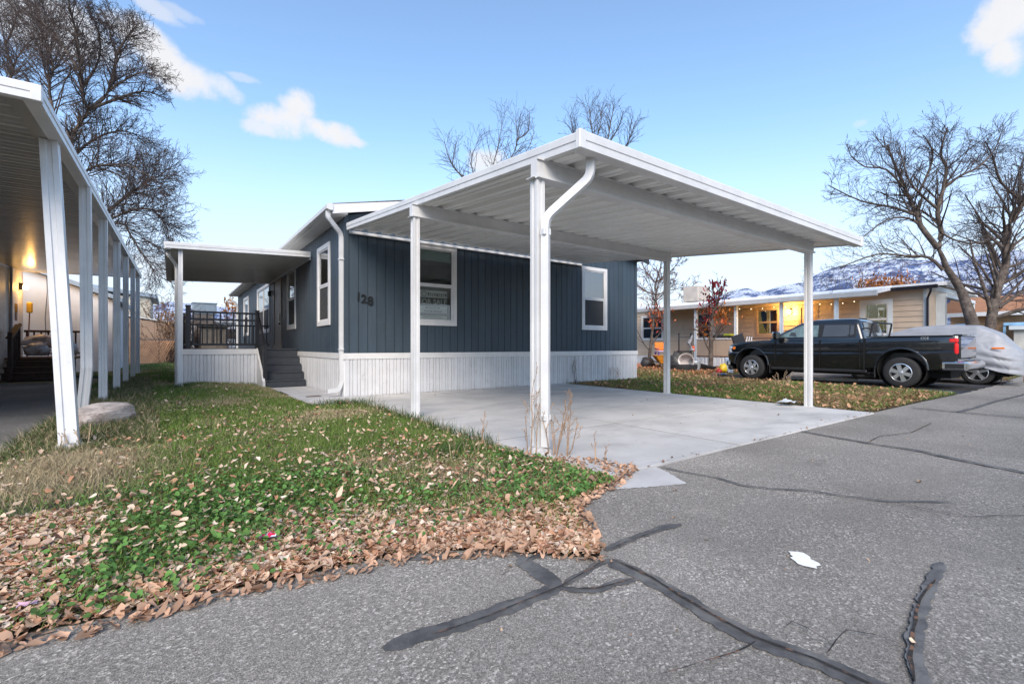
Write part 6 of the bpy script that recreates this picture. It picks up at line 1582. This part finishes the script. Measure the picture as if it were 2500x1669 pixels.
# shrubs, brush and far trees, each with its own crown
def shrub(name, label, cat, px, py0, py1, depth, wpx, n, seed, twig=None, group=None, leafc=None, nl=0, up=.55):
    rg = np.random.default_rng(seed); k = depth / FPX
    b = at_depth(px, HZ, depth); root = thing(name, label, cat, (float(b[0]), float(b[1]), 0), group)
    tw = (Twigs(), Twigs()); H = EYE + (HZ - py1) * k; W = wpx * k
    o = dict(OPT); o.update(n=(4, 3, 3), len=(.35, .6), rmin=.006 + depth * .00018, split=9, lift=.1, up=.03)
    for i in range(n):
        a = rg.uniform(0, 2 * math.pi); s = rg.uniform(0, .6); p = np.array([b[0] + math.cos(a) * W * s * .6, b[1] + math.sin(a) * W * s * .6, 0])
        d = np.array([math.cos(a) * s, math.sin(a) * s, rg.uniform(up, 1)]); d /= np.linalg.norm(d)
        grow(tw, rg, p, d, H * rg.uniform(.65, 1.05), .03, 1, 4 if n < 14 else 3, o)
    tw[1].mesh('branches', twig or TWIG, root)
    if nl:
        P = np.stack([rg.normal(b[0], W * .35, nl), rg.normal(b[1], W * .35, nl), rg.uniform(.05, 1, nl) ** .8 * H], 1)
        c = np.array(leafc) * rg.uniform(.5, 1.4, (nl, 1))
        G0 = leaf_geo(np.zeros((nl, 2)), np.zeros(nl), .05, .12, 1.2); V = (G0 + P[:, None]).reshape(-1, 3); F = (np.arange(nl)[:, None, None] * 11 + LEAFFACE[None]).reshape(-1, 3)
        np_mesh('foliage', V, F, attr_mat('dry_leaf', .65, .15), root, np.repeat(c, 11, 0))
    return root
BRUSH = mat('brush_twig', (.17, .115, .085), .9, .35, 6)
shrub('bare_shrub', 'tall bare shrub behind the last left carport post', 'shrub', 388, 890, 738, 31, 55, 12, 51, BRUSH, 'bare shrubs', (.30, .17, .10), 500)
shrub('bare_shrub', 'dense tan brush thicket beside the gate end of the fence', 'shrub', 352, 890, 790, 32, 50, 22, 52, BRUSH, 'bare shrubs', (.34, .21, .12), 900)
shrub('bare_shrub', 'brown thicket just left of the porch downspout', 'shrub', 415, 890, 765, 29, 40, 18, 53, BRUSH, 'bare shrubs', (.34, .20, .11), 900)
shrub('bare_shrub', 'leafless hedge seen through the left of the porch railing', 'shrub', 490, 890, 775, 33, 50, 20, 54, BRUSH, 'bare shrubs', (.26, .17, .12), 400)
shrub('bare_shrub', 'leafless hedge seen through the middle of the porch railing', 'shrub', 535, 890, 772, 34, 45, 20, 55, BRUSH, 'bare shrubs', (.25, .16, .12), 400)
o = shrub('orange_tree', 'small tree tipped with orange leaves above the porch railing', 'tree', 567, 890, 735, 38, 26, 7, 56, BRUSH, None, (.42, .17, .06), 0)
tree_leaves(o, [(567, 757, 26, 1, 0), (562, 745, 16, .5, 0), (575, 762, 18, .6, 0)], 38, 260, .14, [(.48, .19, .06)], 6)
for i, (px, py, lb, c) in enumerate(((2130, 693, 'rust brown leafy treetop left above the tan home roof', (.33, .13, .045)), (2190, 690, 'rust brown leafy treetop right above the tan home roof', (.36, .14, .05)))):
    o = shrub('rust_tree', lb, 'tree', px, 890, py + 6, 46, 40, 8, 60 + i, BRUSH, 'rust leaved trees', c, 0, .9)
    tree_leaves(o, [(px, py + 14, 34, 1, 0), (px - 16, py + 18, 24, .7, 0), (px + 15, py + 16, 24, .7, 0)], 46, 1500, .17, [c], 70 + i)
for i, (px, py, lb) in enumerate(((2035, 655, 'grey bare tree far behind the tan roof above the truck cab'), (2225, 640, 'grey bare tree far behind the tan roof beside the big trunk'), (2330, 650, 'grey bare tree in the distance between the two big trunks'), (2440, 660, 'grey bare tree in the distance at far right'))):
    shrub('distant_tree', lb, 'tree', px, 890, py, 60, 60, 9, 80 + i, mat('grey_twig', (.10, .085, .085), .9), 'distant bare trees', None, 0, .8)

# ================================================================== MOUNTAINS
SKYL = [(-900, 800), (-300, 790), (150, 775), (330, 752), (420, 738), (560, 752), (700, 790), (1000, 800), (1300, 795), (1500, 780), (1600, 765), (1680, 745), (1740, 728), (1790, 712), (1825, 706), (1865, 713), (1895, 703), (1935, 694), (1965, 690), (1985, 676), (2030, 655), (2075, 648), (2130, 640), (2200, 634), (2290, 636), (2380, 626), (2500, 612), (2700, 595), (3200, 585), (4200, 600)]
def skyline(px):
    for (a, b), (c, d) in zip(SKYL, SKYL[1:]):
        if a <= px <= c: return b + (d - b) * (px - a) / (c - a)
    return 800
NA_, NR_ = 420, 46
V = []; FAR = 3600.
for i in range(NA_):
    px = -900 + 5100 * i / (NA_ - 1); dr_ = ray(px, HZ); dr_ = dr_ / np.linalg.norm(dr_); cosf = dr_ @ FWD
    y = skyline(px) - 2 + 5 * mnoise.noise(Vector((px * .03, 0, 0))) + 3 * mnoise.noise(Vector((px * .11, 3, 0)))
    hgt = (HZ - y) / FPX * FAR * cosf
    for j in range(NR_):
        f = j / (NR_ - 1)
        dist = 1500 + (FAR - 1500) * f
        base = f ** 1.25
        p = dr_ * dist
        n1 = mnoise.fractal(Vector((p[0] * .0016, p[1] * .0016, 1.3)), .9, 2.1, 6)
        n2 = abs(mnoise.fractal(Vector((p[0] * .004, p[1] * .004, 7.7)), .9, 2.1, 5))
        z = hgt * base * (1 + (1 - f) * .55 * n1) - hgt * .22 * n2 * math.sin(math.pi * min(1, f * 1.0)) * (1 if f < 1 else 0)
        V.append((p[0], p[1], max(z, -2) if j else -6))
    
F = [(i * NR_ + j, (i + 1) * NR_ + j, (i + 1) * NR_ + j + 1, i * NR_ + j + 1) for i in range(NA_ - 1) for j in range(NR_ - 1)]
mm = bpy.data.materials.new('snowy_mountain'); mm.use_nodes = True
t = NT(mm.node_tree); b = t.n['Principled BSDF']; gp_ = t.new('ShaderNodeNewGeometry')
p = gp_.outputs['Position']; sp_ = t.new('ShaderNodeSeparateXYZ'); t.link(gp_.outputs['Normal'], sp_.inputs[0])
mp = t.new('ShaderNodeMapping'); mp.inputs['Scale'].default_value = (.001, .001, .001); t.link(p, mp.inputs[0])
n_a = t.noise(mp.outputs[0], 9, 8, .68); n_b = t.noise(mp.outputs[0], 60, 8, .75)
s_ = t.math('ADD', t.math('MULTIPLY', n_a, .9), t.math('MULTIPLY', n_b, .75)); s_ = t.math('ADD', s_, t.math('MULTIPLY', t.math('SUBTRACT', sp_.outputs[2], .85), .6))
hazy_rock = t.mix(t.rng(t.noise(mp.outputs[0], 20, 5), .35, .65), (.055, .085, .18), (.085, .12, .23))  # distance haze is blended into the rock and snow colours
t.link(t.mix(t.rng(s_, .83, .91), hazy_rock, (.50, .55, .65)), b.inputs['Base Color']); b.inputs['Roughness'].default_value = .95; b.inputs['Specular IOR Level'].default_value = .1
me = bpy.data.meshes.new('mountains'); me.from_pydata([tuple(map(float, v)) for v in V], [], F); me.materials.append(mm)
me.polygons.foreach_set('use_smooth', [True] * len(F))
tag(link(bpy.data.objects.new('mountains', me)), kind='structure')

# ================================================================== YARD CLUTTER BY THE TAN PORCH
def gp2(px, depth): q = at_depth(px, HZ, depth); return float(q[0]), float(q[1])
ORP = mat('orange_plastic', (.80, .20, .015), .4); PUR = mat('purple_plastic', (.10, .05, .22), .4)
x, y = gp2(1625, 22.5)
wb = thing('wheelbarrow', 'orange wheelbarrow tipped under the young bare tree', 'wheelbarrow', (x, y, 0), rz=rad(-38), local=True)
mb = MB(); mb.loft([[(-.30, -.22, .30), (.22, -.22, .24), (.22, .22, .24), (-.30, .22, .30)], [(-.55, -.36, .66), (.50, -.36, .64), (.50, .36, .64), (-.55, .36, .66)]], True, False); mb.f.append((0, 1, 2, 3)); mb.build('tray', wb, mat('orange_tray', (.62, .24, .02), .5, .25, 8, dirt=.4))
mb = MB(); mb.tube([(-.58, -.36, .66), (.52, -.36, .645), (.52, .36, .645), (-.58, .36, .66), (-.58, -.36, .66)], .015, 6); mb.build('rim', wb, MATS['orange_tray'])
for s_ in (-1, 1):
    mb = MB(); mb.tube([(.55, s_ * .06, .20), (-.2, s_ * .2, .27), (-1.05, s_ * .28, .55)], .02, 6); mb.build('handle', wb, BRN)
    mb = MB(); mb.tube([(-.15, s_ * .2, .27), (-.35, s_ * .24, .0)], .016, 6); mb.build('leg', wb, BLACKM)
mb = MB(); mb.lathe([(.06, -.04), (.17, -.04), (.19, 0), (.17, .04), (.06, .04)], (.52, 0, .19), 'y', 18, True); mb.build('wheel', wb, RUB, smooth=True)
x, y = gp2(1616, 22.9)
ch_ = thing('toy_chair', 'small orange and purple plastic chair sitting in the wheelbarrow', 'toy chair', (x, y, .62), rz=rad(-30), local=True)
bx('backrest', ch_, -.28, .28, .16, .22, .28, .68, ORP, .03, (rad(-10), 0, 0)); bx('seat', ch_, -.28, .28, -.22, .20, .20, .26, mat('lilac_plastic', (.5, .38, .55), .4), .02)
for sx in (-.25, .25):
    for sy in (-.2, .18): bx('leg', ch_, sx - .03, sx + .03, sy - .03, sy + .03, -.04, .20, PUR, .01)
    bx('arm', ch_, sx - .03, sx + .03, -.2, .2, .34, .39, PUR, .01)
x, y = gp2(1600, 23.6)
lump('dark_sack', 'dark sack slumped behind the young tree trunk', 'sack', (x - .5, y + .1, .24), (.4, .3, .32), mat('dark_sack', (.03, .03, .035), .6), 21, .3)
x, y = gp2(1556, 23.5); bx('terracotta_planter', None, x - .5, x + .5, y - .25, y + .25, .0, .24, mat('terracotta', (.42, .20, .14), .8), .03); tag(bpy.data.objects['terracotta_planter'], 'long terracotta planter at the blue home corner', 'planter')
x, y = gp2(1672, 22.0)
rk_ = thing('metal_rack', 'black upright metal rack piled with junk beside porch post', 'rack', (x, y, 0), rz=rad(-36), local=True)
for sx in (-.28, .28): bx('upright', rk_, sx - .03, sx + .03, -.03, .03, 0, 1.72, BLACKM, .005)
bx('shelf', rk_, -.3, .3, -.25, .25, .86, .90, BLACKM, .004); bx('shelf', rk_, -.3, .3, -.25, .25, .42, .46, BLACKM, .004); bx('crossbar', rk_, -.3, .3, -.02, .02, 1.50, 1.54, BLACKM, .004); bx('panel', rk_, -.27, .27, -.2, .2, .5, .84, mat('junk_dark', (.03, .032, .03), .6), .02)
def junk(name, label, cat, px, depth, z, r, m, seed, amp=.3, group=None):
    x, y = gp2(px, depth); return lump(name, label, cat, (x, y, z), r, m, seed, amp, 14, group=group)
x, y = gp2(1690, 21.9)
fl = thing('folded_umbrella', 'black and white folded umbrella with orange cover on the rack', 'umbrella', (x, y, .9))
mb = MB(); mb.tube([(x, y, .92), (x - .12, y + .1, 1.25), (x - .02, y - .05, 1.62)], [.13, .10, .04], 8); mb.build('canopy', fl, mat('umbrella_cloth', (.25, .25, .27), .7, .8, 12)); mb = MB(); mb.tube([(x + .02, y, .88), (x + .04, y, 1.12)], [.12, .09], 8); mb.build('cover', fl, mat('orange_red_cloth', (.55, .10, .04), .7))
x, y = gp2(1653, 21.6)
junk('motor_scrap', 'heap of dark engine parts beside the far carport post', 'scrap', 1652, 21.7, .40, (.38, .35, .42), mat('scrap_metal', (.07, .065, .06), .5, .6, 18, bump=1.0, bscale=20, metal=.4), 41, .5)
junk('motor_scrap', 'low heap of dark scrap at the foot of the rack', 'scrap', 1664, 21.3, .18, (.5, .4, .22), MATS['scrap_metal'], 45, .5)
# tub of soil: a wide black ring
x, y = gp2(1664, 20.3); mb = MB(); mb.lathe([(.60, 0), (.66, .20), (.66, .33), (.62, .34), (.58, .30), (.56, .06), (0, .05)], (x, y, .0), n=28)
tag(mb.build('planter_tub', None, mat('black_tub', (.025, .025, .027), .6, .3, 20), smooth=True), 'wide shallow black tub on the ground before the rack', 'tub')
x, y = gp2(1676, 20.0)
bk = thing('white_bucket', 'large white plastic bucket lying tipped in the black tub', 'bucket', (x, y, .35), rz=rad(-60), local=True)
mb = MB(); mb.lathe([(.0, .50), (.24, .50), (.31, .0), (.33, -.02), (.29, .0), (.22, .47), (0, .47)], (0, -.2, .14), 'y', 24); mb.build('pail', bk, mat('dirty_white_plastic', (.68, .62, .60), .5, .1), smooth=True)
mb = MB(); mb.tube([(-.31, -.2, .14), (-.2, -.26, -.1), (.0, -.28, -.17), (.2, -.26, -.1), (.31, -.2, .14)], .008, 5); mb.build('handle', bk, MATS['steel'])
x, y = gp2(1696, 20.2); mb = MB(); mb.lathe([(.20, 0), (.26, .42), (.28, .43), (.27, .46), (.24, .44), (.18, .03), (0, .03)], (x, y, 0), n=22)
tag(mb.build('grey_pot', None, mat('galvanised', (.42, .45, .47), .45, .15, 9, metal=.4), smooth=True), 'grey metal pot at the foot of the porch post', 'pot')
x, y = gp2(1712, 20.4); o = thing('black_bag', 'flattened black bag leaning left of the red leaved tree', 'bag', (x, y, 0))
mb = MB(); mb.loft([[(x - .5 + .9 * f + .05 * math.cos(a), y + .35 - .7 * f + .14 * math.cos(a + 1), max(.0, .22 - .12 * f + (.26 - .14 * f) * math.sin(a))) for a in (2 * math.pi * k / 10 for k in range(10))] for f in (0, .25, .5, .75, 1)]); mb.build('body', o, mat('black_vinyl', (.012, .012, .013), .35), smooth=True)
mb = MB(); mb.tube([(x - .45, y + .28, .45), (x - .05, y - .1, .36), (x + .35, y - .38, .2)], .012, 5); mb.build('piping', o, mat('dirty_white_plastic', (.6, .6, .6)))
junk('yellow_toy', 'yellow toy lying by the truck\'s front bumper', 'toy', 1766, 18.3, .22, (.16, .14, .20), mat('yellow_plastic', (.80, .55, .02), .35), 51, .4)
junk('red_toy', 'red toy on the leaves left of the yellow toy', 'toy', 1757, 18.3, .11, (.16, .12, .13), mat('red_plastic', (.50, .03, .03), .35), 53, .4)
x, y = gp2(1757, 17.8); mb = MB(); mb.lathe([(0, .04), (.18, .045), (.24, .07), (.25, .06), (.19, .02), (0, .02)], (x, y, .0), n=20); tag(mb.build('blue_disc', None, mat('blue_toy', (.03, .25, .60), .35), smooth=True), 'blue plastic saucer lying on leaf litter near truck bumper', 'saucer')
x, y = gp2(1780, 18.4); bx('silver_bag', None, x - .18, x + .18, y - .1, y + .1, .0, .66, mat('silver_blue_bag', (.42, .50, .62), .35, .3, 14, bump=.6), .05); tag(bpy.data.objects['silver_bag'], 'upright silver blue bag before the porch skirting by the truck', 'bag')
x, y = gp2(1812, 20.6); o = thing('folded_chair', 'black and white folded chair leaning on the tan half wall', 'chair', (x, y, 0), rz=rad(-38), local=True)
bx('seat', o, -.42, .12, -.05, .02, 1.05, 1.62, BLACKM, .04, (0, rad(-18), 0))
for k in range(3): mb = MB(); mb.tube([(-.12 + k * .14, -.06, .0), (.2 + k * .10, -.04, 1.52)], .022, 6); mb.build('frame', o, WHITE)
x, y = gp2(1745, 21.9)
wr = thing('dark_couch', 'dark couch back showing above the porch half wall', 'couch', (TP + .6, yx(1765, TP + .6), .58)); bx('back', wr, TP + .5, TP + .75, yx(1790, TP + .6), yx(1740, TP + .6), .9, 1.68, mat('couch_dark', (.025, .027, .03), .7), .06); bx('throw', wr, TP + .47, TP + .78, yx(1789, TP + .6), yx(1768, TP + .6), 1.60, 1.72, mat('lime_cloth', (.40, .50, .05), .7), .04); bx('seat', wr, TP + .78, TP + 1.3, yx(1790, TP + .6), yx(1740, TP + .6), .6, 1.1, MATS['couch_dark'], .06)

# dry weed stalks at the front carport post, and a dry clump by the truck
DRYW = mat('dry_stalk', (.42, .27, .17), .85, .3, 20)
def weed(label, x, y, n, h, seed, spread=.10, m=DRYW):
    rg = np.random.default_rng(seed); root = thing('dry_weed', label, 'weed', (x, y, 0), 'dry weeds')
    tw = (Twigs(), Twigs()); o = dict(OPT); o.update(n=(5, 4, 3), len=(.22, .42), rmin=.0022, split=9, wig=.10, up=.05, lift=.2, ang=(20, 55)); o['from'] = .35
    for i in range(n):
        d = np.array([rg.normal(0, .14), rg.normal(0, .14), 1.]); d /= np.linalg.norm(d)
        grow(tw, rg, np.array([x + rg.normal(0, spread), y + rg.normal(0, spread), 0.]), d, h * rg.uniform(.6, 1.1), .008, 1, 4, o)
    tw[1].mesh('stalks', m, root); return root
weed('dry branching weed just left of the front carport post', 2.86, 3.60, 4, .72, 1, .04)
weed('dry weed growing against the front of the carport post', 2.97, 3.47, 4, .60, 2, .05)
weed('dry seed head weed right of the front carport post', 3.17, 3.48, 5, .58, 3, .06)
weed('thin dry weed standing at the pad edge left of the post', 2.78, 4.35, 2, .33, 5, .03)
weed('thin dry stalk beside the leaf pile on the pad', 3.28, 3.05, 2, .30, 6, .04)
weed('bare weed climbing the skirting by the right front window', 9.55, 10.0, 4, .75, 7, .06, mat('dark_stalk', (.10, .08, .07), .9))
weed('short dry weed against the skirting near the right corner', 11.4, 10.05, 5, .42, 8, .12)
x, y = gp2(1922, 12.2); weed('tumbled dry tan weed clump lying beside the truck', x, y, 9, .42, 9, .14, mat('straw_stalk', (.55, .40, .26), .85))
weed('few dry weeds at the foot of the leaning left post', -.80, 6.62, 5, .26, 10, .08, mat('straw_stalk', (.5, .4, .3)))
x, y = gp2(2010, 15.0); bx('pale_board', None, x - .9, x + .9, y - .06, y + .06, .01, .10, WHITE_PAINT, .01, (0, 0, rad(-80))); tag(bpy.data.objects['pale_board'], 'pale painted board lying on the driveway beyond the truck', 'board')

sc.cycles.use_adaptive_sampling = True
sc.cycles.adaptive_threshold = .015
sc.cycles.max_bounces = 6
sc.cycles.diffuse_bounces = 3
sc.cycles.glossy_bounces = 3
sc.cycles.transmission_bounces = 3
sc.cycles.transparent_max_bounces = 10
sc.cycles.caustics_reflective = False
sc.cycles.caustics_refractive = False
sc.cycles.sample_clamp_indirect = 6
